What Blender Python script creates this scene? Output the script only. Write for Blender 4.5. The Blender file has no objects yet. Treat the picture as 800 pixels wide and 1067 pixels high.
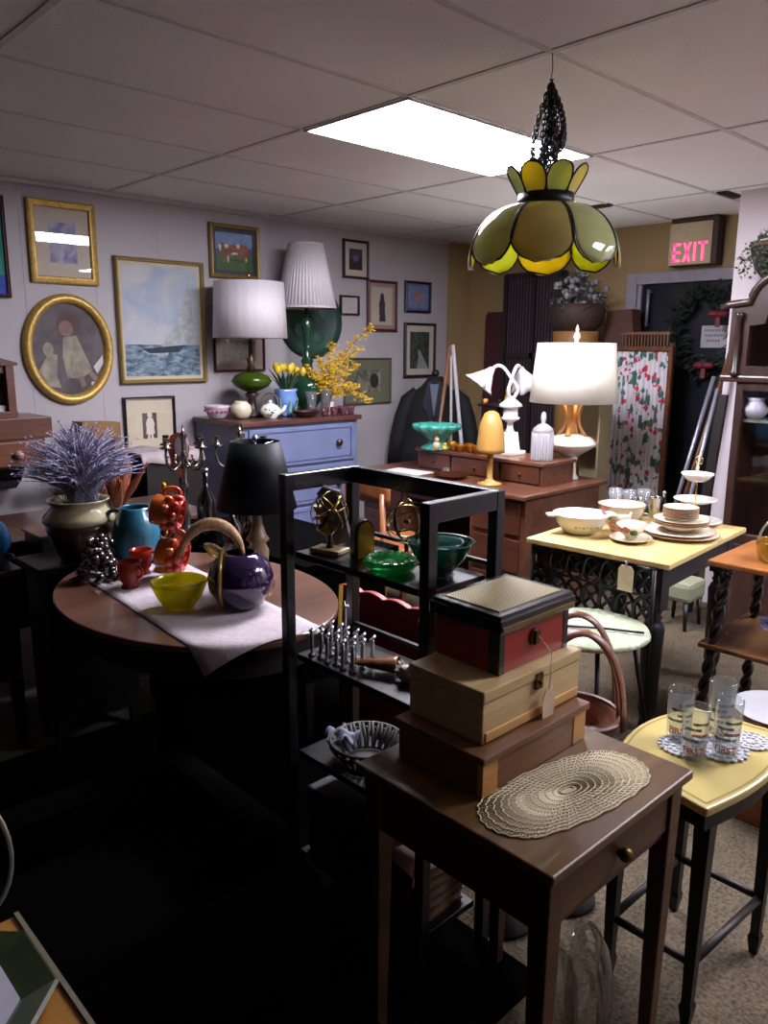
import bpy, bmesh, math, random
from mathutils import Vector, Matrix
PI = math.pi
rnd = random.Random(7)
sc = bpy.context.scene
COL = sc.collection

# ------------------------------------------------------------------ camera
cd = bpy.data.cameras.new('camera'); cam = bpy.data.objects.new('camera', cd); COL.objects.link(cam)
cd.sensor_fit = 'VERTICAL'; cd.sensor_height = 24.0; cd.lens = 24.0 * 810.76 / 1067.0
YAW, PITCH, ROLL = .80998, .20713, .0065774
fwd = Vector((math.cos(YAW)*math.cos(PITCH), math.sin(YAW)*math.cos(PITCH), -math.sin(PITCH)))
rt = Vector((math.sin(YAW), -math.cos(YAW), 0)); up = rt.cross(fwd)
r2 = math.cos(ROLL)*rt + math.sin(ROLL)*up; u2 = -math.sin(ROLL)*rt + math.cos(ROLL)*up
cam.matrix_world = Matrix(((r2.x, u2.x, -fwd.x, 0), (r2.y, u2.y, -fwd.y, 0), (r2.z, u2.z, -fwd.z, 1.55), (0, 0, 0, 1)))
cd.clip_start = .02
sc.camera = cam
# ------------------------------------------------------------------ light, exposure
w = bpy.data.worlds.new('world'); sc.world = w; w.use_nodes = True
w.node_tree.nodes['Background'].inputs[0].default_value = (.5, .5, .6, 1)
w.node_tree.nodes['Background'].inputs[1].default_value = .004
PANEL_W = 66.0
vs = sc.view_settings
vs.view_transform = 'Standard'; vs.look = 'None'; vs.gamma = 1; vs.use_curve_mapping = False; vs.exposure = 0.0
try:
    sc.cycles.use_denoising = True
    sc.cycles.max_bounces = 10; sc.cycles.transparent_max_bounces = 24
    sc.cycles.caustics_reflective = False; sc.cycles.caustics_refractive = False
    sc.cycles.sample_clamp_indirect = 4
except Exception: pass

# ------------------------------------------------------------------ materials
def lin(h):
    if isinstance(h, str):
        h = h.lstrip('#'); c = [int(h[i:i+2], 16)/255 for i in (0, 2, 4)]
    else: c = h
    return tuple((x/12.92 if x <= .04045 else ((x+.055)/1.055)**2.4) for x in c) + (1,)
MATS = {}
def nodes(name):
    m = bpy.data.materials.new(name); m.use_nodes = True
    return m, m.node_tree.nodes, m.node_tree.links, m.node_tree.nodes['Principled BSDF']
def coord(n, l, sc_=(1, 1, 1), rot=(0, 0, 0)):
    t = n.new('ShaderNodeTexCoord'); mp = n.new('ShaderNodeMapping')
    mp.inputs['Scale'].default_value = sc_; mp.inputs['Rotation'].default_value = rot
    l.new(t.outputs['Object'], mp.inputs[0]); return mp.outputs[0]
def ramp(n, l, fac, stops):
    r = n.new('ShaderNodeValToRGB'); l.new(fac, r.inputs[0]); e = r.color_ramp.elements
    while len(e) < len(stops): e.new(.5)
    for q, (p, c) in zip(e, stops): q.position = p; q.color = lin(c) if len(c) != 4 else c
    return r.outputs[0]
def bump(n, l, h, b, s=.2, d=.01):
    k = n.new('ShaderNodeBump'); k.inputs['Strength'].default_value = s; k.inputs['Distance'].default_value = d
    l.new(h, k.inputs['Height']); l.new(k.outputs[0], b.inputs['Normal'])
def plain(name, c, rough=.5, metal=0, var=.08, vs_=20, bmp=0, coat=0, sub=None, emit=None, es=1):
    if name in MATS: return MATS[name]
    m, n, l, b = nodes(name); MATS[name] = m
    base = lin(c)
    t = n.new('ShaderNodeTexNoise'); t.inputs['Scale'].default_value = vs_; t.inputs['Detail'].default_value = 3
    l.new(coord(n, l), t.inputs['Vector'])
    d = tuple(x*(1-var) for x in base[:3])+(1,); u = tuple(min(1, x*(1+var)) for x in base[:3])+(1,)
    l.new(ramp(n, l, t.outputs['Fac'], [(.3, d), (.7, u)]), b.inputs['Base Color'])
    b.inputs['Roughness'].default_value = rough; b.inputs['Metallic'].default_value = metal
    b.inputs['Coat Weight'].default_value = coat
    if bmp: bump(n, l, t.outputs['Fac'], b, bmp, .004)
    if emit: b.inputs['Emission Color'].default_value = lin(emit); b.inputs['Emission Strength'].default_value = es
    return m
def wood(name, c1, c2, rough=.4, s=1.0, axis=0, coat=0.0):
    if name in MATS: return MATS[name]
    m, n, l, b = nodes(name); MATS[name] = m
    k = [9*s, 9*s, 9*s]; k[axis] = 1.2*s
    v = coord(n, l, tuple(k))
    t = n.new('ShaderNodeTexNoise'); t.inputs['Scale'].default_value = 2.2; t.inputs['Detail'].default_value = 6; t.inputs['Distortion'].default_value = .8
    l.new(v, t.inputs['Vector'])
    l.new(ramp(n, l, t.outputs['Fac'], [(.3, c1), (.7, c2)]), b.inputs['Base Color'])
    b.inputs['Roughness'].default_value = rough; b.inputs['Coat Weight'].default_value = coat
    bump(n, l, t.outputs['Fac'], b, .08, .003)
    return m
def schlick(n, l, f0=.04, mx=.9):
    lw = n.new('ShaderNodeLayerWeight'); lw.inputs[0].default_value = .5
    p = n.new('ShaderNodeMath'); p.operation = 'POWER'; p.inputs[1].default_value = 4.0; l.new(lw.outputs['Facing'], p.inputs[0])
    q = n.new('ShaderNodeMath'); q.operation = 'MULTIPLY_ADD'; q.inputs[1].default_value = mx-f0; q.inputs[2].default_value = f0; l.new(p.outputs[0], q.inputs[0]); return q
def glass(name, c, body=.25, trans=None, rough=.04, gl=1.5):
    """thin-walled vessel glass: tinted see-through, part coloured body, fresnel gloss"""
    if name in MATS: return MATS[name]
    m = bpy.data.materials.new(name); m.use_nodes = True; MATS[name] = m
    n, l = m.node_tree.nodes, m.node_tree.links; n.clear()
    o = n.new('ShaderNodeOutputMaterial'); tr = n.new('ShaderNodeBsdfTransparent'); df = n.new('ShaderNodeBsdfDiffuse'); tl = n.new('ShaderNodeBsdfTranslucent')
    g = n.new('ShaderNodeBsdfGlossy'); fr = schlick(n, l); a = n.new('ShaderNodeMixShader'); b = n.new('ShaderNodeMixShader'); d = n.new('ShaderNodeMixShader')
    tr.inputs[0].default_value = lin(trans or c); df.inputs[0].default_value = lin(c); tl.inputs[0].default_value = lin(c)
    g.inputs['Roughness'].default_value = rough; 
    d.inputs[0].default_value = .5; l.new(df.outputs[0], d.inputs[1]); l.new(tl.outputs[0], d.inputs[2])
    a.inputs[0].default_value = body; l.new(tr.outputs[0], a.inputs[1]); l.new(d.outputs[0], a.inputs[2])
    l.new(fr.outputs[0], b.inputs[0]); l.new(a.outputs[0], b.inputs[1]); l.new(g.outputs[0], b.inputs[2]); l.new(b.outputs[0], o.inputs[0])
    return m
def translucent(name, c1, c2, tr=.5, rough=.2, sc_=8, gloss=1.45, thru=None):
    if name in MATS: return MATS[name]
    m = bpy.data.materials.new(name); m.use_nodes = True; MATS[name] = m
    n, l = m.node_tree.nodes, m.node_tree.links; n.clear()
    o = n.new('ShaderNodeOutputMaterial'); df = n.new('ShaderNodeBsdfDiffuse'); tl = n.new('ShaderNodeBsdfTranslucent')
    g = n.new('ShaderNodeBsdfGlossy'); fr = schlick(n, l); a = n.new('ShaderNodeMixShader'); b = n.new('ShaderNodeMixShader')
    t = n.new('ShaderNodeTexNoise'); t.inputs['Scale'].default_value = sc_; t.inputs['Detail'].default_value = 4; t.inputs['Distortion'].default_value = 1.5
    l.new(coord(n, l, (1, 1, .3)), t.inputs['Vector']); c = ramp(n, l, t.outputs['Fac'], [(.3, c1), (.7, c2)])
    l.new(c, df.inputs[0])
    if thru: tl.inputs[0].default_value = lin(thru)
    else: l.new(c, tl.inputs[0])
    g.inputs[0].default_value = (1, 1, 1, 1); g.inputs['Roughness'].default_value = rough
    a.inputs[0].default_value = tr; l.new(df.outputs[0], a.inputs[1]); l.new(tl.outputs[0], a.inputs[2])
    l.new(fr.outputs[0], b.inputs[0]); l.new(a.outputs[0], b.inputs[1]); l.new(g.outputs[0], b.inputs[2]); l.new(b.outputs[0], o.inputs[0])
    return m
def black(name, c='#040404'):
    if name in MATS: return MATS[name]
    m, n, l, b = nodes(name); MATS[name] = m
    b.inputs['Base Color'].default_value = lin(c); b.inputs['Roughness'].default_value = .95; b.inputs['Specular IOR Level'].default_value = .02
    return m
def emission(name, c, s):
    m, n, l, b = nodes(name); MATS[name] = m
    b.inputs['Base Color'].default_value = (.5, .5, .5, 1)
    b.inputs['Emission Color'].default_value = lin(c); b.inputs['Emission Strength'].default_value = s
    return m

# ------------------------------------------------------------------ mesh builder
class G:
    def __init__(s): s.bm = bmesh.new(); s.mi = 0; s.X = Matrix.Identity(4)
    def m(s, i): s.mi = i; return s
    def at(s, loc=(0, 0, 0), rot=(0, 0, 0), scl=(1, 1, 1)):
        from mathutils import Euler
        s.X = Matrix.LocRotScale(Vector(loc), Euler(rot), Vector(scl)); return s
    def v(s, p): return s.bm.verts.new(s.X @ Vector(p))
    def f(s, vs_, smooth=False):
        try: q = s.bm.faces.new(vs_); q.material_index = s.mi; q.smooth = smooth; return q
        except ValueError: return None
    def box(s, c, d, rz=0, top=None):
        x, y, z = d[0]/2, d[1]/2, d[2]/2; t = top or (1, 1)
        R = Matrix.Rotation(rz, 3, 'Z'); C = Vector(c)
        P = [s.v(C + R @ Vector((a*x*(t[0] if k > 0 else 1), b*y*(t[1] if k > 0 else 1), k*z))) for k in (-1, 1) for a, b in ((-1, -1), (1, -1), (1, 1), (-1, 1))]
        for q in ((3, 2, 1, 0), (4, 5, 6, 7), (0, 1, 5, 4), (1, 2, 6, 5), (2, 3, 7, 6), (3, 0, 4, 7)): s.f([P[i] for i in q])
        return s
    def bx(s, x0, x1, y0, y1, z0, z1): return s.box(((x0+x1)/2, (y0+y1)/2, (z0+z1)/2), (abs(x1-x0), abs(y1-y0), abs(z1-z0)))
    def lathe(s, prof, c=(0, 0, 0), seg=32, sx=1, sy=1, wob=None, smooth=True, a0=0, a1=2*PI):
        full = abs(a1-a0-2*PI) < 1e-6; n = seg if full else seg+1
        rings = []
        for (r, z) in prof:
            if r < 1e-6: rings.append([s.v((c[0], c[1], c[2]+z))]*n); continue
            ring = []
            for i in range(n):
                a = a0+(a1-a0)*i/seg; k = wob(a, z) if wob else 1
                ring.append(s.v((c[0]+r*k*sx*math.cos(a), c[1]+r*k*sy*math.sin(a), c[2]+z)))
            rings.append(ring)
        for A, B in zip(rings, rings[1:]):
            for i in range(seg):
                j = (i+1) % n
                q = [A[i], A[j], B[j], B[i]]; u = []
                for x in q:
                    if x not in u: u.append(x)
                if len(u) > 2: s.f(u, smooth)
        return s
    def ball(s, c, r, sx=1, sy=1, sz=1, seg=16, rings=10):
        return s.lathe([(r*math.sin(PI*i/rings), -r*sz*math.cos(PI*i/rings)) for i in range(rings+1)], c, seg, sx, sy)
    def tube(s, pts, r=.01, seg=8, closed=False, smooth=True, flat=1):
        P = [Vector(p) for p in pts]; n = len(P); R = r if isinstance(r, (list, tuple)) else [r]*n
        T = []
        for i in range(n):
            a = P[(i-1) % n] if (closed or i) else P[i]; b = P[(i+1) % n] if (closed or i < n-1) else P[i]
            d = b-a; T.append(d.normalized() if d.length > 1e-9 else Vector((0, 0, 1)))
        u = T[0].orthogonal().normalized() if abs(T[0].z) > .99 else T[0].cross(Vector((0, 0, 1))).normalized()
        rings = []
        for i in range(n):
            u = (u - T[i]*u.dot(T[i])); u = u.normalized() if u.length > 1e-6 else T[i].orthogonal().normalized()
            w_ = T[i].cross(u)
            rings.append([s.v(P[i] + (u*math.cos(2*PI*k/seg) + w_*math.sin(2*PI*k/seg)*flat)*R[i]) for k in range(seg)])
        m = n if closed else n-1
        for i in range(m):
            A, B = rings[i], rings[(i+1) % n]
            for k in range(seg): s.f([A[k], A[(k+1) % seg], B[(k+1) % seg], B[k]], smooth)
        if not closed: s.f(rings[0][::-1]); s.f(rings[-1])
        return s
    def rod(s, a, b, r=.01, r1=None, seg=12): return s.tube([a, b], [r, r if r1 is None else r1], seg)
    def prism(s, out, a, b, ax='z'):
        def P(u, v, k): return {'z': (u, v, k), 'y': (u, k, v), 'x': (k, u, v)}[ax]
        A = [s.v(P(u, v, a)) for u, v in out]; B = [s.v(P(u, v, b)) for u, v in out]
        s.f(A[::-1]); s.f(B); n = len(out)
        for i in range(n): s.f([A[i], A[(i+1) % n], B[(i+1) % n], B[i]])
        return s
    def poly(s, pts): s.f([s.v(p) for p in pts]); return s
    def grid(s, fn, nu, nv, smooth=True, cu=False):
        V = [[s.v(fn(i/nu, j/nv)) for j in range(nv+1)] for i in range(nu if cu else nu+1)]
        k = len(V)
        for i in range(nu):
            for j in range(nv): s.f([V[i][j], V[(i+1) % k][j], V[(i+1) % k][j+1], V[i][j+1]], smooth)
        return s
    def obj(s, name, mat, parent=None, loc=None, rot=None, bev=0, sol=0, sub=0, label=None, recalc=True, group=None):
        if recalc: bmesh.ops.recalc_face_normals(s.bm, faces=s.bm.faces)
        me = bpy.data.meshes.new(name); s.bm.to_mesh(me); s.bm.free()
        o = bpy.data.objects.new(name, me); COL.objects.link(o)
        for q in (mat if isinstance(mat, (list, tuple)) else [mat]): me.materials.append(q)
        if parent is not None: o.parent = parent
        if loc is not None: o.location = loc
        if rot is not None: o.rotation_euler = rot
        if sub: k = o.modifiers.new('sub', 'SUBSURF'); k.levels = sub; k.render_levels = sub
        if sol: k = o.modifiers.new('sol', 'SOLIDIFY'); k.thickness = sol; k.offset = 0
        if bev: k = o.modifiers.new('bev', 'BEVEL'); k.width = bev; k.segments = 2; k.limit_method = 'ANGLE'; k.angle_limit = .6
        if label: o['label'] = label
        return o
def E(name, label, cat, loc=(0, 0, 0), rz=0, group=None, rot=None):
    o = bpy.data.objects.new(name, None); COL.objects.link(o); o.empty_display_size = .05
    o.location = loc; o.rotation_euler = rot or (0, 0, rz); o['label'] = label; o['category'] = cat
    if group: o['group'] = group
    return o
def tag(o, label, cat, group=None, kind=None):
    o['label'] = label; o['category'] = cat
    if group: o['group'] = group
    if kind: o['kind'] = kind
    return o
def st(o, label=None):
    o['kind'] = 'structure'
    if label: o['label'] = label
    return o
def copytree(o, parent=None):
    c = o.copy(); COL.objects.link(c)
    if parent is not None: c.parent = parent
    for ch in [x for x in bpy.data.objects if x.parent == o]: copytree(ch, c)
    return c
def dup(o, loc, rz=None, label=None, rot=None, scl=None, group=None):
    c = copytree(o); c.location = loc
    if rz is not None: c.rotation_euler = (0, 0, rz)
    if rot is not None: c.rotation_euler = rot
    if scl: c.scale = (scl,)*3 if not isinstance(scl, tuple) else scl
    if label: c['label'] = label
    if group: c['group'] = group
    return c
def ell(rx, ry, n=32, a0=0, a1=2*PI, c=(0, 0)): return [(c[0]+rx*math.cos(a0+(a1-a0)*i/n), c[1]+ry*math.sin(a0+(a1-a0)*i/n)) for i in range(n if abs(a1-a0-2*PI) < 1e-6 else n+1)]
def bez(*P, n=12):
    P = [Vector(p) for p in P]; out = []
    for i in range(n+1):
        t = i/n; Q = P[:]
        while len(Q) > 1: Q = [a.lerp(b, t) for a, b in zip(Q, Q[1:])]
        out.append(Q[0])
    return out
def spline(P, n=6):
    P = [Vector(p) for p in P]; out = []
    for i in range(len(P)-1):
        a, b, c, d = P[max(i-1, 0)], P[i], P[i+1], P[min(i+2, len(P)-1)]
        for k in range(n):
            t = k/n; out.append(.5*((2*b)+(c-a)*t+(2*a-5*b+4*c-d)*t*t+(3*b-a-3*c+d)*t**3))
    return out+[P[-1]]

# common materials
DARK = wood('dark_wood', '#0f0908', '#1c110d', .5)
BLACKW = wood('black_wood', '#050505', '#0b0a0a', .45)
BROWN = wood('brown_wood', '#4a2a1a', '#6b4028', .35)
WALNUT = wood('walnut_wood', '#3c2216', '#5c3826', .35)
ORANGEW = wood('orange_wood', '#7a4722', '#9a6233', .35)
BRASS = plain('brass', '#b8954a', .25, 1, .1)
OLDBRASS = plain('old_brass', '#5e4a28', .4, 1, .2)
SILVER = plain('silver', '#b9b9bd', .2, 1, .2, 40)
IRON = plain('black_iron', '#0c0c0e', .35, .3)
WHITE = plain('white_ceramic', '#e6e2da', .25, 0, .03, coat=.4)
CREAM = plain('cream_ceramic', '#d9cdb4', .25, 0, .04, coat=.4)
PAPER = plain('paper', '#c9c0b2', .8)
CLEAR = glass('clear_glass', '#dfe4e6', .05, '#f2f5f5')
GOLDF = plain('gilt_frame', '#bd9a50', .4, .4, .25, 60, .4)
LEAF = translucent('leaf_green', '#1c3a1c', '#34592c', .3, .5, 30)
GLASSPANE = None
def pane():
    global GLASSPANE
    if GLASSPANE: return GLASSPANE
    m = bpy.data.materials.new('picture_glass'); m.use_nodes = True
    n, l = m.node_tree.nodes, m.node_tree.links; n.clear()
    o = n.new('ShaderNodeOutputMaterial'); tr = n.new('ShaderNodeBsdfTransparent'); g = n.new('ShaderNodeBsdfGlossy'); fr = schlick(n, l); a = n.new('ShaderNodeMixShader')
    g.inputs['Roughness'].default_value = .01
    l.new(fr.outputs[0], a.inputs[0]); l.new(tr.outputs[0], a.inputs[1]); l.new(g.outputs[0], a.inputs[2]); l.new(a.outputs[0], o.inputs[0])
    GLASSPANE = m; return m
# ================================================================== ROOM
ZC = 2.437; YW = 4.64; XB = 5.45
def carpet():
    m, n, l, b = nodes('carpet')
    v = coord(n, l); t = n.new('ShaderNodeTexNoise'); t.inputs['Scale'].default_value = 90; t.inputs['Detail'].default_value = 4; l.new(v, t.inputs['Vector'])
    t2 = n.new('ShaderNodeTexNoise'); t2.inputs['Scale'].default_value = 14; l.new(v, t2.inputs['Vector'])
    x = n.new('ShaderNodeMath'); x.operation = 'MULTIPLY_ADD'; x.inputs[1].default_value = .35; l.new(t2.outputs['Fac'], x.inputs[0]); l.new(t.outputs['Fac'], x.inputs[2])
    l.new(ramp(n, l, x.outputs[0], [(.45, '#30281e'), (.85, '#625440')]), b.inputs['Base Color'])
    b.inputs['Roughness'].default_value = .95; bump(n, l, t.outputs['Fac'], b, .6, .01); return m
def ceilmat():
    m, n, l, b = nodes('ceiling_tile')
    v = coord(n, l); t = n.new('ShaderNodeTexNoise'); t.inputs['Scale'].default_value = 160; t.inputs['Detail'].default_value = 3; l.new(v, t.inputs['Vector'])
    t2 = n.new('ShaderNodeTexNoise'); t2.inputs['Scale'].default_value = 1.3; t2.inputs['Detail'].default_value = 3; l.new(v, t2.inputs['Vector'])
    x = n.new('ShaderNodeMath'); x.operation = 'MULTIPLY_ADD'; x.inputs[1].default_value = .6; l.new(t2.outputs['Fac'], x.inputs[0]); l.new(t.outputs['Fac'], x.inputs[2])
    l.new(ramp(n, l, x.outputs[0], [(.5, '#dcdae2'), (1.0, '#efeef4')]), b.inputs['Base Color'])
    b.inputs['Roughness'].default_value = .9; bump(n, l, t.outputs['Fac'], b, .3, .004); return m
def wallmat(name, c, groove=.41, c2=None):
    m, n, l, b = nodes(name)
    t = n.new('ShaderNodeTexCoord'); s = n.new('ShaderNodeSeparateXYZ'); l.new(t.outputs['Object'], s.inputs[0])
    a = n.new('ShaderNodeMath'); a.operation = 'MULTIPLY'; a.inputs[1].default_value = 1/groove; l.new(s.outputs[0], a.inputs[0])
    f = n.new('ShaderNodeMath'); f.operation = 'FRACT'; l.new(a.outputs[0], f.inputs[0])
    r = ramp(n, l, f.outputs[0], [(0, (0, 0, 0, 1)), (.018, (1, 1, 1, 1)), (1, (1, 1, 1, 1))])
    g = n.new('ShaderNodeTexNoise'); g.inputs['Scale'].default_value = 3; g.inputs['Detail'].default_value = 3; l.new(t.outputs['Object'], g.inputs['Vector'])
    base = lin(c); l.new(ramp(n, l, g.outputs['Fac'], [(.3, tuple(x*.94 for x in base[:3])+(1,)), (.7, base)]), b.inputs['Base Color'])
    b.inputs['Roughness'].default_value = .55; bump(n, l, r, b, .5, .004); return m
M_CARPET = carpet(); M_CEIL = ceilmat(); M_WALL = wallmat('lavender_white_panelling', '#aaa3a7'); M_TAN = wallmat('tan_wall', '#9c835c', 9); M_WHITEW = wallmat('white_wall', '#d2c6cd', 9)
st(G().bx(-1.0, XB+.1, -2.6, YW+.1, -.1, 0).obj('floor', M_CARPET), 'worn beige carpet floor')
st(G().bx(-1.0, XB+.1, -2.6, YW+.1, ZC, ZC+.08).obj('ceiling', M_CEIL), 'grey white suspended tile ceiling')
st(G().bx(-1.0, 5.15, YW, YW+.1, 0, ZC).obj('wall_left', M_WALL), 'lavender white panelled wall hung with pictures')
st(G().bx(5.15, XB+.1, YW, YW+.1, 0, ZC).obj('wall_left_end', M_TAN), 'tan stretch of wall beside the corner')
g = G(); g.bx(XB, XB+.1, 3.03, YW, 0, ZC); g.bx(XB, XB+.1, 2.01, 3.03, 2.02, ZC); g.bx(XB, XB+.1, 1.9, 2.12, 0, 2.02)
st(g.obj('wall_back', M_TAN), 'tan wall with the dark exit door')
st(G().bx(4.69, XB, -2.6, 2.01, 0, ZC).obj('wall_right', M_WHITEW), 'white wall end jutting out behind the tall clock cabinet')
st(G().bx(-1.0, 4.69, -2.6, -2.5, 0, ZC).obj('wall_side', M_WHITEW), 'white wall out of view to the right')
g = G().bx(1.3, 5.15, YW-.012, YW, 0, .09); st(g.obj('baseboard_left', plain('white_trim', '#bdb3bb', .5)), 'white baseboard')
# suspended grid bars
gm = plain('grid_bar', '#c4c0c6', .6)
g = G(); gx0, gy0, U = 2.15, 1.5375, .6096
for k in range(-6, 6):
    y = gy0+k*U
    if y < YW: g.bx(-1, XB, y-.011, y+.011, ZC-.004, ZC)
for k in range(-2, 3):
    x = gx0+k*2*U
    if x < XB: g.bx(x-.011, x+.011, -2.5, YW, ZC-.0045, ZC)
st(g.obj('trim_1', gm), 'grey metal bars of the ceiling grid')
g = G(); g.bx(-1, 5.15, YW-.02, YW, ZC-.02, ZC); st(g.obj('trim_2', gm), 'grey angle strip along the top of the left wall')
# troffer lights
def troffer(x0, y0, label, hx=None):
    U = globals()['U']; W_ = hx or U
    t = E('ceiling_light', label, 'ceiling light', (x0+W_, y0+U/2, ZC-.006), group='fluorescent ceiling panels')
    G().bx(-W_+.014, W_-.014, -U/2+.014, U/2-.014, -.002, 0).obj('diffuser', MATS.get('lit_panel') or emission('lit_panel', '#f4f3ff', PANEL_W), t)
    g = G(); 
    for a, b, c_, d in ((-W_, W_, -U/2, -U/2+.013), (-W_, W_, U/2-.013, U/2), (-W_, -W_+.013, -U/2, U/2), (W_-.013, W_, -U/2, U/2)): g.bx(a, b, c_, d, -.004, .001)
    g.obj('frame', plain('panel_frame', '#c8c4c6', .5), t)
troffer(gx0, gy0+U, 'bright rectangular fluorescent panel set into the ceiling behind the pendant lamp')
troffer(gx0+3*U, gy0-3*U, 'square fluorescent ceiling panel out of view, nearest the white wall end', U/2)
troffer(gx0+U, gy0-3*U, 'square fluorescent ceiling panel out of view, nearest the stool', U/2)
t = tag(G().box((0, 0, -.006), (.06, .2, .012)).box((0, 0, -.014), (.04, .18, .006)).obj('ceiling_vent', plain('vent_dark', '#2c2426', .6), loc=(4.53, 2.84, ZC)), 'small dark vent strip on the ceiling behind the pendant lamp', 'vent')
t = tag(G().box((0, 0, -.006), (.2, .06, .012)).box((0, 0, -.014), (.18, .04, .006)).obj('ceiling_vent', MATS['vent_dark'], loc=(4.72, 2.09, ZC)), 'small dark vent strip on the ceiling by the white wall corner', 'vent')
# door
d = G().bx(XB+.02, XB+.06, 2.12, 3.03, .01, 2.02).obj('door_1', plain('navy_door', '#14161f', .3, coat=.3)); st(d, 'dark navy exit door in a white frame')
g = G(); g.bx(XB-.02, XB+.02, 3.03, 3.11, 0, 2.10); g.bx(XB-.02, XB+.02, 2.02, 3.03, 2.02, 2.10); g.bx(XB-.0, XB+.03, 3.0, 3.03, 0, 2.02)
g.obj('door_frame', plain('door_frame_paint', '#938d9b', .5), d, bev=.004)
g = G(); g.rod((XB-.02, 2.93, 1.72), (XB-.02, 2.93, 1.98), .012).rod((XB-.02, 2.93, 1.73), (XB+.03, 2.93, 1.73), .008).rod((XB-.02, 2.93, 1.97), (XB+.03, 2.93, 1.97), .008)
g.obj('reflection_bar', plain('pale_metal', '#8c8a98', .35, .5), d)  # pale rod stands in for an upright reflection on the door
# exit sign
t = E('exit_sign', 'cream exit sign with glowing pink red letters above the dark door', 'exit sign', (XB-.09, 2.59, 2.27))
G().bx(-.02, .09, -.175, .16, -.15, .16).obj('housing', plain('sign_dark', '#3a2620', .6), t, bev=.006)
G().bx(-.03, -.02, -.14, .158, -.145, .13).obj('faceplate', plain('sign_cream', '#b5a68b', .5), t, bev=.004)
red = emission('exit_red', '#ff0a80', 1.05)
L = G(); X0 = -.036
def seg(y0, y1, z0, z1): L.bx(X0, X0+.006, y0, y1, z0, z1)
# text runs toward -y (to the right as seen)
H0, H1, s_ = -.125, .0, .018
y = .125
seg(y-s_, y, H0, H1); [seg(y-.055, y, z_, z_+.018) for z_ in (H0, (H0+H1)/2-.009, H1-.018)]
y = .055
for a in (1, -1):
    L.prism([(y if a > 0 else y-.06, H0), (y-s_ if a > 0 else y-.06+s_, H0), (y-.06 if a > 0 else y, H1), (y-.06+s_ if a > 0 else y-s_, H1)][::1], X0, X0+.006, 'x')
y = -.02; seg(y-s_, y, H0, H1)
y = -.052; seg(y-.065, y, H1-.018, H1); seg(y-.0325-s_/2, y-.0325+s_/2, H0, H1)
L.obj('lettering', red, t, label='glowing red letters EXIT')

# ================================================================== PICTURES ON THE LEFT WALL
def mir(n): return n
def picture(name, label, xc, zc, W, H, fw, fmat, mats, art, mw=0, dep=.025, group='framed pictures on the left wall', glassy=True, tilt=0, sw=None):
    """faces -y; local x right, z up"""
    t = E(name, label, 'picture', (xc, YW-.003, zc), group=group, rot=(0, tilt, 0))
    g = G(); a, b = W/2, H/2
    prof = [(0, 0), (0, -dep*.8), (fw*.25, -dep), (fw*.6, -dep*.8), (fw*.85, -dep*.85), (fw, -dep*.5), (fw, 0)]
    rings = []
    for (o, yy) in prof: rings.append([g.v((sx*(a-o), yy, sz*(b-o))) for sx, sz in ((-1, -1), (1, -1), (1, 1), (-1, 1))])
    for A, B in zip(rings, rings[1:]):
        for i in range(4): g.f([A[i], A[(i+1) % 4], B[(i+1) % 4], B[i]])
    g.obj('frame', fmat, t)
    iw, ih = a-fw, b-fw
    g = G(); g.bx(-iw, iw, -.006, 0, -ih, ih)
    art(g, iw-mw, ih-mw)
    g.obj('artwork', mats, t)
    if glassy: G().bx(-iw, iw, -.0105, -.009, -ih, ih).obj('glazing', pane(), t)
    return t
def lay(g, i, pts, k): g.m(i); g.prism([(x, z) for x, z in pts], -.006-.0004*k, -.0058, 'y')
def rect(a, b, c_, d): return [(a, c_), (b, c_), (b, d), (a, d)]
def sm(c, r=.7, v=.25, s=25): return plain('paint_'+c.strip('#'), c, r, 0, v, s)
MAT_ = sm('#c2b7a8', v=.02)
def cloud(name, a, b, s, d=4, st_=(1, 1, 1), lo=.35, hi=.65):
    m, n, l, bb = nodes(name); t = n.new('ShaderNodeTexNoise'); t.inputs['Scale'].default_value = s; t.inputs['Detail'].default_value = d; t.inputs['Distortion'].default_value = .6
    l.new(coord(n, l, st_), t.inputs['Vector']); l.new(ramp(n, l, t.outputs['Fac'], [(lo, a), (hi, b)]), bb.inputs['Base Color']); bb.inputs['Roughness'].default_value = .6; return m
def art_print(g, w_, h_):
    lay(g, 1, rect(-w_, w_, -h_, h_), 1)
# gold frame, lavender print
picture('framed_print', 'ornate gold framed lavender print with a wide white mat, top left of the wall', 1.873, 2.125, .385, .45, .04, GOLDF, [MAT_, cloud('lavender_print', '#6c6c9a', '#b5b0c8', 14)], art_print, .075)
def art_sail(g, w_, h_):
    lay(g, 1, rect(-w_, w_, -h_*.42, h_), 1); lay(g, 2, rect(-w_, w_, -h_, -h_*.42), 1)
    lay(g, 3, [(w_*.78, h_*.8), (w_*.86, -h_*.4), (w_*-.05, -h_*.46), (w_*.35, -h_*.05)], 2)
    lay(g, 3, [(w_*.2, -h_*.47), (-w_*.62, -h_*.5), (-w_*.4, -h_*.6), (w_*.1, -h_*.62)], 2)
    lay(g, 4, [(-w_*.6, -h_*.5), (w_*.6, -h_*.42), (w_*.4, -h_*.56), (-w_*.35, -h_*.58)], 3)
sky = cloud('painted_clouds', '#8f9db3', '#b3b2b3', 5)
picture('sailboat_painting', 'large gilt framed seascape painting of a white sailboat on rough water', 2.465, 1.705, .60, .755, .022, plain('thin_gilt', '#9a8553', .4, .4), [sm('#bcae92', v=.03), sky, cloud('painted_sea', '#2f4559', '#8296a5', 16, 5, (1, 1, 2.5)), sm('#9c9fa0'), sm('#1e2e40')], art_sail, .02, .035, glassy=False)
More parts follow.
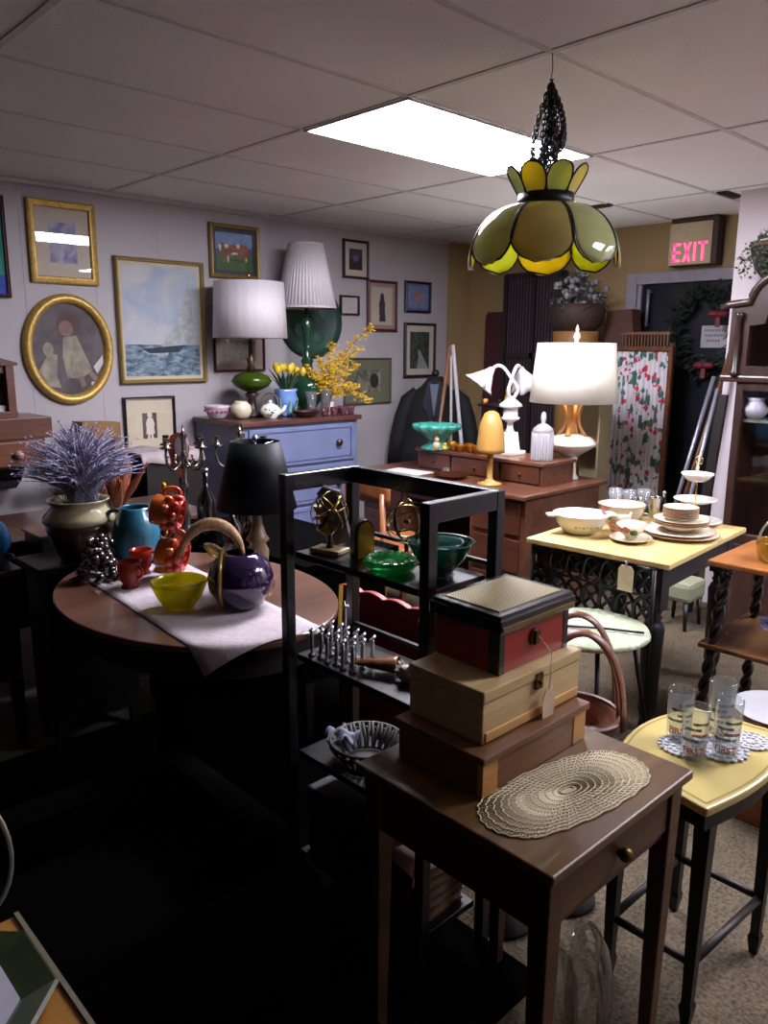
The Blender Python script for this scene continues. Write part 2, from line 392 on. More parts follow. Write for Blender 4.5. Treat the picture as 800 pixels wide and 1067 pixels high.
def figure(g, k, cx, cz, s, i):
    lay(g, i, ell(.2*s, .22*s, 16, c=(cx, cz+.78*s)), k); lay(g, i, [(cx-.34*s, cz-.62*s), (cx-.12*s, cz-.7*s), (cx+.12*s, cz-.7*s), (cx+.34*s, cz-.62*s), (cx+.3*s, cz-.1*s), (cx+.36*s, cz+.1*s), (cx+.22*s, cz+.52*s), (cx, cz+.62*s), (cx-.22*s, cz+.52*s), (cx-.36*s, cz+.1*s), (cx-.3*s, cz-.1*s)], k)
    for q in (-.14, .14): lay(g, i, [(cx+(q-.08)*s, cz-.7*s), (cx+(q+.08)*s, cz-.7*s), (cx+(q+.09)*s, cz-1.05*s), (cx+(q-.1)*s, cz-1.05*s)], k)
def art_baby(g, w_, h_):
    lay(g, 1, rect(-w_*.40, w_*.36, -h_*.60, h_*.58), 1); figure(g, 2, -.0, .0, .085, 2)
picture('baby_portrait', 'black framed sepia portrait of a child in white, below the seascape painting', 2.345, 1.06, .35, .365, .016, plain('black_frame', '#15100f', .35), [sm('#c6b9a0', v=.02), sm('#4a3a33'), sm('#cfc6b4', v=.05)], art_baby, .03)
def art_cow(g, w_, h_):
    lay(g, 1, rect(-w_, w_, -h_, h_), 1); lay(g, 2, [(-w_, h_*.1), (-w_*.3, h_*.35), (w_*.4, h_*.15), (w_, h_*.3), (w_, -h_), (-w_, -h_)], 2); lay(g, 3, rect(-w_, w_, -h_, -h_*.1), 3)
    cow = [(-.78, .1), (-.86, .3), (-.8, .42), (-.66, .46), (-.5, .4), (-.1, .38), (.3, .44), (.62, .42), (.76, .3), (.82, .0), (.84, -.25), (.79, -.25), (.74, .02), (.72, -.15), (.7, -.5), (.58, -.5), (.58, -.2), (.46, -.12), (.42, -.5), (.32, -.5), (.3, -.12), (-.1, -.18), (-.28, -.16), (-.3, -.58), (-.42, -.58), (-.42, -.18), (-.52, -.1), (-.58, -.56), (-.7, -.56), (-.66, -.02)]
    lay(g, 4, [(x*w_, z*h_) for x, z in cow], 4)
    for q in ([(-.86, .28), (-.8, .4), (-.7, .3), (-.74, .0), (-.8, .02)], [(-.55, .38), (-.3, .37), (-.34, .2), (-.5, .16)], [(.1, .41), (.3, .43), (.28, .2), (.14, .22)], [(-.41, -.22), (-.3, -.22), (-.31, -.56), (-.4, -.56)], [(.59, -.28), (.69, -.28), (.69, -.48), (.6, -.48)], [(-.2, -.16), (.2, -.12), (.15, -.02), (-.1, -.04)]): lay(g, 5, [(x*w_, z*h_) for x, z in q], 5)
picture('cow_painting', 'gold framed painting of a brown and white cow on grass under blue sky', 3.015, 2.172, .39, .345, .028, plain('olive_gilt', '#7d6233', .4, .4), [sm('#1c2b3c', v=.1), sm('#6d86b5'), sm('#3b4a72'), sm('#3a5a2a'), sm('#7a3b22'), sm('#c9bdb0')], art_cow, .025)
picture('framed_print', 'wine red framed print half hidden behind the drum shade lamp', 3.032, 1.53, .405, .28, .014, plain('wine_frame', '#4a1f20', .4), [sm('#a08a84', v=.04), cloud('dim_print', '#4c4a40', '#8c8478', 20)], art_print, .06)
def art_dark(g, w_, h_):
    lay(g, 1, rect(-w_, w_, -h_, h_), 1); lay(g, 2, ell(w_*.45, h_*.35, 16, c=(0, h_*.1)), 2)
picture('framed_print', 'small dark framed print hanging highest right of the pleated lamp', 4.095, 2.21, .26, .28, .018, plain('brown_black_frame', '#24151a', .4), [MAT_, sm('#1c1c30'), sm('#5d5a78')], art_dark, .045)
def art_lady(g, w_, h_):
    lay(g, 1, rect(-w_, w_, -h_, h_), 1); figure(g, 2, 0, 0, .1, 2)
    lay(g, 2, [(-.03, -.12), (.04, -.12), (.02, .08), (-.02, .08)], 3)
picture('lady_print', 'brown framed fashion print of a standing lady in a dark dress', 4.373, 1.878, .325, .39, .02, plain('brown_frame', '#4a2724', .4), [sm('#9c8178', v=.04), sm('#b9ad9d', v=.03), sm('#3c3a40')], art_lady, .03)
def art_ship(g, w_, h_):
    lay(g, 1, rect(-w_, w_, -h_, h_), 1); lay(g, 2, [(-w_*.7, -h_*.1), (w_*.7, -h_*.1), (w_*.5, -h_*.5), (-w_*.5, -h_*.5)], 2); lay(g, 2, [(-w_*.4, 0), (w_*.4, 0), (w_*.3, h_*.7), (-w_*.3, h_*.6)], 2)
picture('ship_print', 'small dark framed blue and pink ship picture right of the lady print', 4.777, 1.966, .305, .25, .02, plain('black_frame2', '#1d1218', .4), [sm('#5d6b99'), sm('#6f7da5'), sm('#9c6e72')], art_ship, .02)
def art_stream(g, w_, h_):
    lay(g, 1, rect(-w_, w_, -h_, h_), 1); lay(g, 2, [(-w_*.3, -h_), (w_*.9, -h_), (w_*.5, -h_*.5), (w_*.1, -h_*.1), (-w_*.2, h_*.1), (-w_*.1, -h_*.4)], 2)
picture('forest_photograph', 'dark framed black and white forest stream photograph with white mat, lowest right on the wall', 4.81, 1.537, .375, .445, .022, MATS['brown_black_frame'], [MAT_, cloud('forest', '#141a16', '#4d564d', 30), sm('#8b8f92')], art_stream, .05)
picture('framed_card', 'tiny dark framed white card beside the pleated lamp shade', 4.03, 1.87, .19, .145, .014, MATS['brown_black_frame'], [MAT_, sm('#b5aeb2', v=.1, s=60)], art_print, .015)
def art_land(g, w_, h_):
    lay(g, 1, rect(-w_, w_, -h_, h_), 1); lay(g, 2, rect(-w_*.6, w_*.6, -h_*.5, h_*.5), 2); lay(g, 3, ell(w_*.2, h_*.35, 12, c=(w_*.3, 0)), 3)
    lay(g, 1, rect(w_*.5, w_*.62, -h_*.98, -h_*.88), 2)
picture('landscape_print', 'olive matted landscape print in a thin grey frame behind the yellow forsythia', 4.22, 1.297, .50, .36, .012, plain('grey_frame', '#55533f', .5), [sm('#6b6c58', v=.05), sm('#6b6c58', v=.05), cloud('landscape', '#33332b', '#8f8a78', 12), sm('#23261d')], art_land, 0)
def art_edge(g, w_, h_):
    lay(g, 1, rect(-w_, w_, -h_*.6, h_*.8), 1); lay(g, 2, rect(-w_, w_, -h_, -h_*.6), 1); lay(g, 3, rect(-w_, w_, h_*.8, h_), 1)
picture('abstract_painting', 'red brown framed green and blue painting cut by the left edge of the photo', 1.38, 2.075, .37, .53, .018, plain('red_frame', '#4a1c1e', .5), [sm('#1d7a68'), sm('#1f7f6c'), sm('#2440a0'), sm('#a02434')], art_edge, 0, glassy=False)
# oval picture
t = E('oval_painting', 'oval gold framed painting of a girl in a cream dress with a white dog', 'picture', (1.862, YW-.003, 1.532), group='framed pictures on the left wall')
g = G(); rx, rz = .232, .283; n = 64
prof = [(.032, 0), (.032, -.02), (.02, -.04), (.004, -.045), (-.014, -.035), (-.02, -.02), (-.024, -.004)]
rings = [[g.v(((rx+o)*math.cos(2*PI*i/n), yy, (rz+o)*math.sin(2*PI*i/n))) for i in range(n)] for o, yy in prof]
for A, B in zip(rings, rings[1:]):
    for i in range(n): g.f([A[i], A[(i+1) % n], B[(i+1) % n], B[i]], True)
g.obj('frame', GOLDF, t)
g = G(); g.prism(ell(rx-.01, rz-.01, 48), -.006, 0, 'y')
lay(g, 1, [(-.03, .07), (.05, .08), (.09, -.02), (.13, -.12), (.06, -.17), (-.02, -.16), (-.04, -.04)], 2)
lay(g, 2, ell(.042, .045, 16, c=(-.01, .12)), 3); lay(g, 3, ell(.075, .06, 16, c=(.01, .15)), 2)
lay(g, 1, [(-.18, -.12), (-.12, -.02), (-.07, -.03), (-.08, -.15), (-.06, -.22), (-.13, -.21)], 4); lay(g, 1, ell(.03, .04, 12, c=(-.12, .0)), 5)
lay(g, 2, [(.04, -.16), (.07, -.15), (.09, -.21), (.06, -.22)], 4); lay(g, 2, [(.1, -.13), (.13, -.13), (.17, -.17), (.14, -.19)], 4)
lay(g, 4, ell(.012, .014, 12, c=(.13, -.2)), 5); lay(g, 4, [(.14, -.1), (.2, -.03), (.2, -.08), (.16, -.14)], 3)
g.obj('artwork', [cloud('oval_dark', '#2a2226', '#55494f', 9, 5), cloud('oval_dress', '#766e5e', '#a0977f', 14), sm('#7d6053'), sm('#4c332d'), sm('#c7c2c4', v=.05)], t)
g = G(); g.prism(ell(rx-.015, rz-.015, 48), -.012, -.0105, 'y'); g.obj('glazing', pane(), t)
# green round wall plate behind pleated lamp
t = tag(G().lathe([(0, .012), (.17, .012), (.185, .03), (.21, .035), (.25, .02), (.27, 0), (0, 0)], seg=48, sx=1.1).obj('wall_plate', [cloud('green_plate', '#0f2a22', '#24493a', 5)], loc=(3.665, YW-.003, 1.74), rot=(PI/2, 0, 0)), 'dark green round plaque on the wall behind the pleated lamp', 'wall plaque')
g = G(); 
for a in (.6, 2.2, 3.6, 5.2): g.ball((.13*math.cos(a), .13*math.sin(a), .013), .05, sz=.12)
g.obj('ornament', plain('plaque_white', '#2c4a40', .5), t, label='pale round relief ornaments')
# ================================================================== FURNITURE
def legbox(t, x, y, z0, z1, w0, w1, mat, name='leg'):
    G().box((0, 0, (z0+z1)/2), (w1, w1, z1-z0)).obj(name, mat, t, (x, y, 0)) if abs(w0-w1) < 1e-6 else \
        G().prism([(0, 0)], 0, 0).obj(name, mat, t) if False else tap(t, x, y, z0, z1, w0, w1, mat, name)
def tap(t, x, y, z0, z1, w0, w1, mat, name='leg'):
    g = G(); A = [g.v((x+a*w0/2, y+b*w0/2, z0)) for a, b in ((-1, -1), (1, -1), (1, 1), (-1, 1))]; B = [g.v((x+a*w1/2, y+b*w1/2, z1)) for a, b in ((-1, -1), (1, -1), (1, 1), (-1, 1))]
    g.f(A[::-1]); g.f(B)
    for i in range(4): g.f([A[i], A[(i+1) % 4], B[(i+1) % 4], B[i]])
    return g.obj(name, mat, t, bev=.003)
# --- nightstand
NST = wood('worn_tabletop', '#432a16', '#705029', .38, 1.0, 0, .1)
NSD = wood('nightstand_wood', '#3a2314', '#573620', .4)
t = E('side_table', 'worn brown side table with one drawer, holding the three stacked boxes', 'side table', (1.203, .847, 0), math.radians(-.5))
G().bx(-.243, .243, -.242, .242, .70, .72).obj('table_top', NST, t, bev=.004)
g = G(); g.bx(-.215, .215, .205, .22, .58, .70); g.bx(-.22, -.205, -.21, .21, .58, .70); g.bx(.205, .22, -.21, .21, .58, .70); g.bx(-.215, .215, -.215, -.2, .58, .595); g.bx(-.215, .215, -.215, -.2, .688, .70)
g.obj('apron', NSD, t, bev=.002)
dr = G().bx(-.185, .185, -.222, -.2, .597, .686).obj('drawer', wood('drawer_wood', '#402816', '#5e3d24', .4), t, bev=.004)
g = G(); g.ball((0, -.236, .642), .014); g.rod((0, -.22, .642), (0, -.236, .642), .007); g.obj('knob', OLDBRASS, dr)
for sx in (-1, 1):
    for sy in (-1, 1): tap(t, sx*.207, sy*.207, 0, .70, .026, .044, NSD)
# --- stacked boxes
B1A = wood('chest_wood', '#5a3820', '#7d5432', .35); B1B = wood('chest_light', '#a8763c', '#c39250', .35)
t = E('wooden_chest', 'brown wooden chest with lighter corner strips, lowest of the three stacked boxes', 'box', (1.22, .94, .72), 0, 'three boxes stacked on the side table')
G().bx(-.172, .172, -.112, .112, .001, .072).obj('body', B1A, t, bev=.002)
G().bx(-.18, .18, -.12, .12, .072, .087).obj('lid', B1A, t, bev=.003)
for x0 in (-.1735, .1295): G().bx(x0, x0+.044, -.1135, -.1, .002, .071).obj('corner_strip', B1B, t, label='light wood corner strip')
B2 = wood('pine_cream', '#b59a68', '#cdb483', .4)
t = E('wooden_box', 'cream painted box with a paper tag, middle of the three stacked boxes', 'box', (1.24, .962, .807), 0, 'three boxes stacked on the side table')
G().bx(-.162, .165, -.105, .09, .001, .085).obj('body', B2, t, bev=.002)
G().bx(-.164, .168, -.108, .092, .086, .110).obj('lid', B2, t, bev=.003)
G().bx(-.155, .16, -.109, -.10, .004, .024).obj('base_strip', wood('pine_warm', '#b98a4a', '#cfa261', .4), t, bev=.002)
g = G(); g.bx(.0, .022, -.1115, -.104, .066, .1); g.ball((.011, -.114, .08), .005); g.obj('latch', OLDBRASS, t)
t = E('lacquer_box', 'red lacquered box with woven top and brass latch, topmost of the stacked boxes', 'box', (1.274, .972, .917), 0, 'three boxes stacked on the side table')
RED = plain('red_lacquer', '#8e1a14', .3, 0, .12, 12, coat=.4); BLK = plain('black_lacquer', '#0e0b10', .25, coat=.5)
G().bx(-.118, .118, -.088, .085, .001, .09).obj('body', RED, t, bev=.002)
g = G(); g.bx(-.128, .13, -.098, .093, .090, .118); g.bx(-.124, .126, -.094, .09, .118, .126)
g.obj('lid', BLK, t, bev=.003)
G().bx(-.122, .124, -.1, -.095, .096, .104).obj('gold_line', plain('dull_gold', '#7a6232', .4, .5), t)
for x0, x1 in ((-.1195, -.1), (.1, .1195)): G().bx(x0, x1, -.0895, -.06, 0, .088).obj('corner_plate', BLK, t, bev=.002)
def weave():
    m, n, l, b = nodes('rattan_weave'); v = coord(n, l, (1, 1, 1)); k = n.new('ShaderNodeTexChecker'); k.inputs['Scale'].default_value = 260
    l.new(v, k.inputs[0]); k.inputs[1].default_value = lin('#b9a97f'); k.inputs[2].default_value = lin('#85744e'); l.new(k.outputs[0], b.inputs['Base Color']); b.inputs['Roughness'].default_value = .6
    bump(n, l, k.outputs[1], b, .5, .002); return m
G().bx(-.104, .106, -.074, .07, .126, .1285).obj('woven_panel', weave(), t)
g = G(); g.prism(ell(.018, .02, 20, c=(-.002, .055)), -.092, -.088, 'y'); g.bx(-.008, .004, -.097, -.09, .04, .07); g.obj('latch', OLDBRASS, t)
# paper tag hanging from red box
t = E('price_tag', 'round paper tag on a string hanging from the red box latch', 'price tag', (1.272, .842, .845)); t.scale = (1.45, 1, 1.25)
g = G(); g.prism([(-.013, -.03), (.013, -.03), (.015, .0), (.008, .02), (-.008, .02), (-.015, .0)], -.0008, .0008, 'y'); g.obj('tag_card', plain('tag_paper', '#c8ab8e', .8), t)
G().tube([(0, 0, .018), (.002, -.001, .08), (-.001, .03, .105)], .001, 6).obj('string', plain('string', '#cdc5b5', .8), t)
# doily
def lace(name, c, s=70):
    m = bpy.data.materials.new(name); m.use_nodes = True; n, l = m.node_tree.nodes, m.node_tree.links; b = n['Principled BSDF']
    v = coord(n, l); t_ = n.new('ShaderNodeTexVoronoi'); t_.inputs['Scale'].default_value = s; t_.inputs['Randomness'].default_value = .25; l.new(v, t_.inputs['Vector'])
    b.inputs['Base Color'].default_value = lin(c); b.inputs['Roughness'].default_value = .8
    r = ramp(n, l, t_.outputs['Distance'], [(.26, (0, 0, 0, 1)), (.34, (1, 1, 1, 1))]); l.new(r, b.inputs['Alpha']); bump(n, l, t_.outputs['Distance'], b, .5, .003)
    return m
cx, cy = 1.215, .775
g = G(); rings = 9; 
def dr_(a): return 1+.02*math.cos(26*a)
# concentric crocheted rows with radial spokes around two fan centres
DO = plain('doily_thread', '#cdbf9f', .85, 0, .1, 200)
top = .7205
def dp(u, a, h=0):
    # elongated oval with fan ends
    x = (.085*(1 if math.cos(a) > 0 else -1)*min(1, abs(math.cos(a))*3)) + .135*math.cos(a)*u*dr_(a) ; y = .088*math.sin(a)*u*dr_(a)
    x = .085*max(-1, min(1, math.cos(a)*1.6))*u + .12*math.cos(a)*u*dr_(a)
    return (x, y, h)
t = E('crocheted_doily', 'cream crocheted oval doily lying under the stacked boxes', 'doily', (1.19, .735, top), math.radians(-8))
for k in range(1, 13):
    g.tube([dp(k/12, 2*PI*i/120, .0016+.0006*math.cos(i*PI)) for i in range(120)], .0017, 5, True)
for i in range(110):
    a = 2*PI*i/110; g.tube([dp(.12 if i % 2 else .5, a, .0015), dp(.6, a+.02, .002), dp(1.0, a, .0015)], .0013, 4)
g.prism([dp(.97, 2*PI*i/48)[:2] for i in range(48)], .0002, .0006)
g.obj('crochet', DO, t)
# --- stool
STC = plain('cream_paint', '#c4b06c', .35, 0, .06, 6, coat=.2)
t = E('saddle_stool', 'tall dark legged stool with a cream curved seat carrying tall glasses', 'stool', (1.76, .725, 0))
def bow(k=1.0):
    o = [(-.24*k, -.125*k)]
    o += [(-.24*k+.48*k*u, -.125*k-.035*k*math.sin(PI*u)) for u in (.1, .2, .3, .4, .5, .6, .7, .8, .9)] + [(.24*k, -.13*k), (.21*k, .115*k)]
    o += [(.21*k-.4*k*u, .115*k+(.045*math.sin(PI*u)+.008*u)*k) for u in (.1, .2, .3, .4, .5, .6, .7, .8, .9)] + [(-.19*k, .125*k)]
    return o
G().prism(bow(), .578, .6).obj('seat', STC, t, bev=.005)
g = G(); o_ = bow(.93); i_ = bow(.9)
A = [g.v((x, y, .6008)) for x, y in o_]; Bv = [g.v((x, y, .6008)) for x, y in i_]
for i in range(len(A)): g.f([A[i], A[(i+1) % len(A)], Bv[(i+1) % len(A)], Bv[i]])
g.obj('inlay_line', plain('dull_olive', '#8f7c3c', .5), t)
G().prism(bow(.93), .535, .578).obj('apron', BLACKW, t)
def turned(t, x, y, z1, r, mat, name='leg', foot=.05):
    g = G(); g.lathe([(0, 0), (r*.55, 0), (r*.8, foot*.5), (r*.95, foot), (r*.6, foot*1.25), (r*.95, foot*1.8), (r*1.05, z1*.6), (r*.75, z1*.72), (r*1.1, z1*.76), (r*.8, z1*.8), (r*1.1, z1*.82), (r*1.1, z1), (0, z1)], (x, y, 0), 16)
    return g.obj(name, mat, t)
for x, y in ((-.175, -.1), (-.175, .105), (.17, -.12), (.17, .1)):
    g = G()
    for z0, w0, z1, w1 in ((0, .018, .05, .030), (.05, .030, .062, .022), (.062, .022, .56, .038)):
        A = [g.v((x+a*w0/2, y+b*w0/2, z0)) for a, b in ((-1, -1), (1, -1), (1, 1), (-1, 1))]; B = [g.v((x+a*w1/2, y+b*w1/2, z1)) for a, b in ((-1, -1), (1, -1), (1, 1), (-1, 1))]
        g.f(A[::-1]); g.f(B)
        for i in range(4): g.f([A[i], A[(i+1) % 4], B[(i+1) % 4], B[i]])
    g.obj('leg', BLACKW, t)
for a, b in (((-.175, -.1), (.17, -.12)), ((-.175, .105), (.17, .1)), ((-.175, -.1), (-.175, .105)), ((.17, -.12), (.17, .1))):
    G().rod((a[0], a[1], .165), (b[0], b[1], .165), .010).obj('stretcher', DARK, t)
# --- black open shelf
t = E('open_shelf', 'narrow black open shelf rack with brass and glass ornaments on its tiers', 'shelf', (1.305, 1.365, 0))
BS = plain('black_lacquer_shelf', '#030305', .3, coat=.3)
def shf(x0, x1, y0, y1, z): return G().bx(x0, x1, y0, y1, z-.018, z).obj('shelf_board', BS, t, bev=.002)
for x in (-.115, .115):
    for y in (-.255, .255): G().box((x, y, .615), (.028, .028, 1.23)).obj('post', BS, t, bev=.002)
for y in (-.255, .255): G().box((0, y, 1.2075), (.202, .026, .045)).obj('rail', BS, t, bev=.002)
G().box((.115, 0, 1.2075), (.026, .482, .045)).obj('rail', BS, t, bev=.002)
for z in (1.0236, .7366, .45, .14): shf(-.1, .1, -.24, .24, z)
for z in (1.05, .77): G().box((.115, 0, z), (.012, .482, .01)).obj('rail', BS, t)
# --- round front table
TOPW = wood('oval_top_wood', '#4a3027', '#6b4839', .28, .8, 0, .3)
t = E('oval_table', 'oval brown wooden table with a white runner and coloured pottery', 'table', (1.28, 2.28, 0))
G().prism(ell(.42, .58, 72), .718, .74).obj('table_top', TOPW, t, bev=.006)
G().prism(ell(.37, .53, 72), .62, .718).obj('apron', DARK, t)
g = G(); g.lathe([(0, 0), (.05, .08), (.09, .12), (.05, .2), (.09, .35), (.05, .5), (.12, .62), (0, .62)], seg=20); g.obj('pedestal', DARK, t)
for k in range(4):
    a = PI/4+k*PI/2; c, s_ = math.cos(a), math.sin(a)
    G().tube([(c*.04, s_*.04, .2), (c*.10, s_*.10, .15), (c*.15, s_*.15, .06), (c*.18, s_*.18, .02)], [.035, .03, .025, .02], 10).obj('leg', DARK, t)
# runner
RUN = plain('runner_cloth', '#b8aab0', .85, 0, .1, 60, .6)
P00, P10, P11, P01 = Vector((1.07, 2.74, 0)), Vector((1.43, 2.64, 0)), Vector((1.37, 1.69, 0)), Vector((1.0, 1.74, 0))
def rn(u, v):
    p = (P00.lerp(P10, u)).lerp(P01.lerp(P11, u), v)
    dx, dy = (p.x-1.28)/.42, (p.y-2.28)/.58; r = math.hypot(dx, dy)
    z = .7425+.0015*math.sin(u*9)*math.sin(v*23)
    if r > 1.0:
        e = (r-1)*.7; q = 1.008+.25*(r-1); p = Vector((1.28+dx/r*q*.42, 2.28+dy/r*q*.58, 0)); z -= e*.8
    return (p.x, p.y, z)
tag(G().grid(rn, 14, 40).obj('table_runner', RUN, sol=.0015), 'white woven runner laid across the oval wooden table', 'table runner')
# --- dining table
t = E('dining_table', 'black legged square table with a cream wooden top full of dishes', 'table', (3.193, 1.68, 0), math.radians(4.2))
CT = wood('cream_top', '#b59c62', '#cdb67c', .35, .7, 0, .2)
G().bx(-.44, .44, -.32, .32, .722, .745).obj('table_top', CT, t, bev=.004)
g = G(); 
for a in ((-.39, .39, -.28, -.262), (-.39, .39, .262, .28), (-.39, -.372, -.27, .27), (.372, .39, -.27, .27)): g.bx(*a, .62, .722)
g.obj('apron', BLACKW, t)
for sx in (-1, 1):
    for sy in (-1, 1):
        g = G(); x, y = sx*.365, sy*.245
        g.lathe([(0, 0), (.02, 0), (.03, .03), (.024, .06), (.036, .1), (.044, .42), (.046, .45), (.036, .475), (.026, .485), (.034, .5), (.026, .51), (.03, .53), (.03, .54), (0, .54)], (x, y, 0), 20); g.box((x, y, .63), (.075, .075, .184)); g.obj('leg', BLACKW, t)
# --- iron chair
t = E('iron_chair', 'black wrought iron low back chair with a pale green patterned seat', 'chair', (2.56, 1.53, 0), math.radians(0))
def seatmat():
    m, n, l, b = nodes('seat_pattern'); v = coord(n, l); k = n.new('ShaderNodeTexVoronoi'); k.inputs['Scale'].default_value = 26; l.new(v, k.inputs['Vector'])
    l.new(ramp(n, l, k.outputs['Distance'], [(.25, '#c9ccb4'), (.5, '#98a58a'), (.8, '#aeb394')]), b.inputs['Base Color']); b.inputs['Roughness'].default_value = .5; return m
G().lathe([(0, .465), (.2, .465), (.232, .48), (.225, .498), (.1, .508), (0, .508)], seg=40).obj('seat', seatmat(), t)
for a in (.8, 2.3, 3.9, 5.4): G().rod((.17*math.cos(a), .17*math.sin(a), .47), (.26*math.cos(a), .26*math.sin(a), 0), .009).obj('leg', IRON, t)
g = G()
def bk(y, z): return (.225-.25*(y-.14)**2, y, z)
for z in (.475, .6, .715): g.tube([bk(-.15+.57*i/20, z) for i in range(21)], .006, 8)
for y in (-.15, .42): g.tube([bk(y, .0), bk(y, .715)], .009, 8)
for i in range(7):
    for j in range(2):
        yc, zc = -.109+i*.081, .537+j*.118
        g.tube([bk(yc+.040*math.cos(a*PI/9), zc+.055*math.sin(a*PI/9)) for a in range(18)], .009, 6, True)
        for q in (-1, 1): g.tube([bk(yc-.03, zc-q*.035), bk(yc, zc), bk(yc+.03, zc+q*.035)], .007, 6)
g.obj('backrest', IRON, t, label='iron backrest with interlaced rings')
g = G(); g.tube([(.06, -.2, .51), (-.03, -.08, .518), (-.14, .1, .512)], .005); g.obj('brace', IRON, t)
t = E('price_tag', 'large cream paper tag hanging from the front edge of the cream topped table', 'price tag', (2.745, 1.49, .66))
g = G(); g.prism([(-.033, -.05), (.033, -.05), (.033, .038), (.02, .055), (-.02, .055), (-.033, .038)], -.001, .001, 'x'); g.obj('tag_card', plain('tag_cream', '#d6c4a2', .7), t)
G().tube([(0, 0, .045), (0, .003, .075), (.01, .003, .06)], .0025, 6).obj('string', plain('pale_string', '#b5b0ab', .7), t)
# --- two-tier side table right
t = E('tiered_side_table', 'two tier brown side table on black barley twist legs at right', 'side table', (3.22, .95, 0), math.radians(1.5))
G().bx(-.23, .25, -.33, .33, .715, .74).obj('table_top', ORANGEW, t, bev=.006)
G().bx(-.25, .27, -.35, .33, .38, .40).obj('lower_shelf', wood('lower_shelf_wood', '#5a3a22', '#7a5230', .35), t, bev=.005)
def twist(t, a, b, r, mat):
    a, b = Vector(a), Vector(b); g = G(); n = 46
    for ph in (0, PI):
        pts = []
        for i in range(n+1):
            u = i/n; an = ph+u*PI*9; p = a.lerp(b, u); pts.append((p.x+r*.55*math.cos(an), p.y+r*.55*math.sin(an), p.z))
        g.tube(pts, r*.62, 8)
    g.ball(a, r*1.3); g.ball(b, r*1.3); return g.obj('leg', mat, t)
TW = plain('twist_black', '#1c1310', .25, coat=.5)
for sx in (-1, 1):
    for sy in (-1, 1): twist(t, (sx*.26, sy*.30, .03), (sx*.19+.01, sy*.27, .70), .022, TW)
# --- low box with plates at right
t = tag(G().bx(-.2, .2, -.19, .19, 0, .02).bx(-.2, .2, -.19, -.17, .02, .26).bx(-.2, .2, .17, .19, .02, .26).bx(-.2, -.18, -.17, .17, .02, .26).bx(.18, .2, -.17, .17, .02, .26).bx(-.21, .21, -.2, .2, .26, .28).obj('low_stand', ORANGEW, loc=(2.70, .80, 0), bev=.003), 'low orange brown wooden stand on the floor under a stack of white plates', 'stand')
# --- desk with hutch
DK = wood('desk_wood', '#4a2a1d', '#6b4230', .35, .8, 1, .2)
t = E('writing_desk', 'long reddish brown wooden desk behind the black shelf rack', 'desk', (3.865, 3.2, 0))
G().bx(-.435, .435, -.70, .70, .735, .76).obj('desk_top', DK, t, bev=.005)
for y0 in (-.67, .27): G().bx(-.37, .39, y0, y0+.4, .04, .735).obj('pedestal', DK, t, bev=.003)
G().bx(-.36, -.34, -.27, .27, .62, .735).obj('apron', DK, t)
G().bx(.3, .32, -.27, .27, .2, .735).obj('modesty_panel', DK, t)
for y0 in (-.67, .27):
    for z0 in (.08, .3, .52):
        d_ = G().bx(-.385, -.371, y0+.03, y0+.37, z0, z0+.19).obj('drawer', wood('desk_drawer', '#3f2218', '#5a3324', .35, .8, 1), t, bev=.004)
        G().ball((-.395, y0+.2, z0+.1), .013).obj('knob', OLDBRASS, d_)
t = E('desk_hutch', 'low brown wooden hutch box standing on the desk top under the lamps', 'hutch', (3.92, 3.12, .76))
G().bx(-.17, .17, -.52, .52, .118, .14).obj('hutch_top', DK, t, bev=.004)
g = G(); g.bx(-.155, .165, -.505, -.49, 0, .118); g.bx(-.155, .165, .49, .505, 0, .118); g.bx(.15, .165, -.49, .49, 0, .118); g.bx(-.155, .15, -.49, .49, 0, .008)
for y in (-.2, .2): g.bx(-.15, .15, y-.008, y+.008, .008, .118)
g.obj('carcass', DK, t)
for k, (a, b) in enumerate(((-.485, -.215), (-.185, .185), (.215, .485))):
    d_ = G().bx(-.163, -.15, a, b, .012, .114).obj('drawer', MATS['desk_drawer'], t, bev=.003); G().ball((-.172, (a+b)/2, .06), .01).obj('knob', OLDBRASS, d_)
# wooden chair at the desk
t = E('wooden_chair', 'brown wooden chair with a curved top rail pulled up to the desk', 'chair', (3.1, 3.15, 0), math.radians(-12))
CW = wood('chair_wood', '#7a4628', '#9a5f38', .35)
g = G(); g.grid(lambda u, v: (-.2-.05*math.cos((u-.5)*PI), -.24+.48*u, .72+.15*v*(.75+.25*math.sin(PI*u))), 16, 3); g.obj('backrest', CW, t, sol=.02)
G().box((0, 0, .44), (.42, .44, .03)).obj('seat', CW, t, bev=.01)
for y in (-.2, .2):
    tap(t, .18, y, 0, .43, .03, .036, CW)
    G().rod((-.2, y, 0), (-.22, y, .78), .017).obj('leg', CW, t)
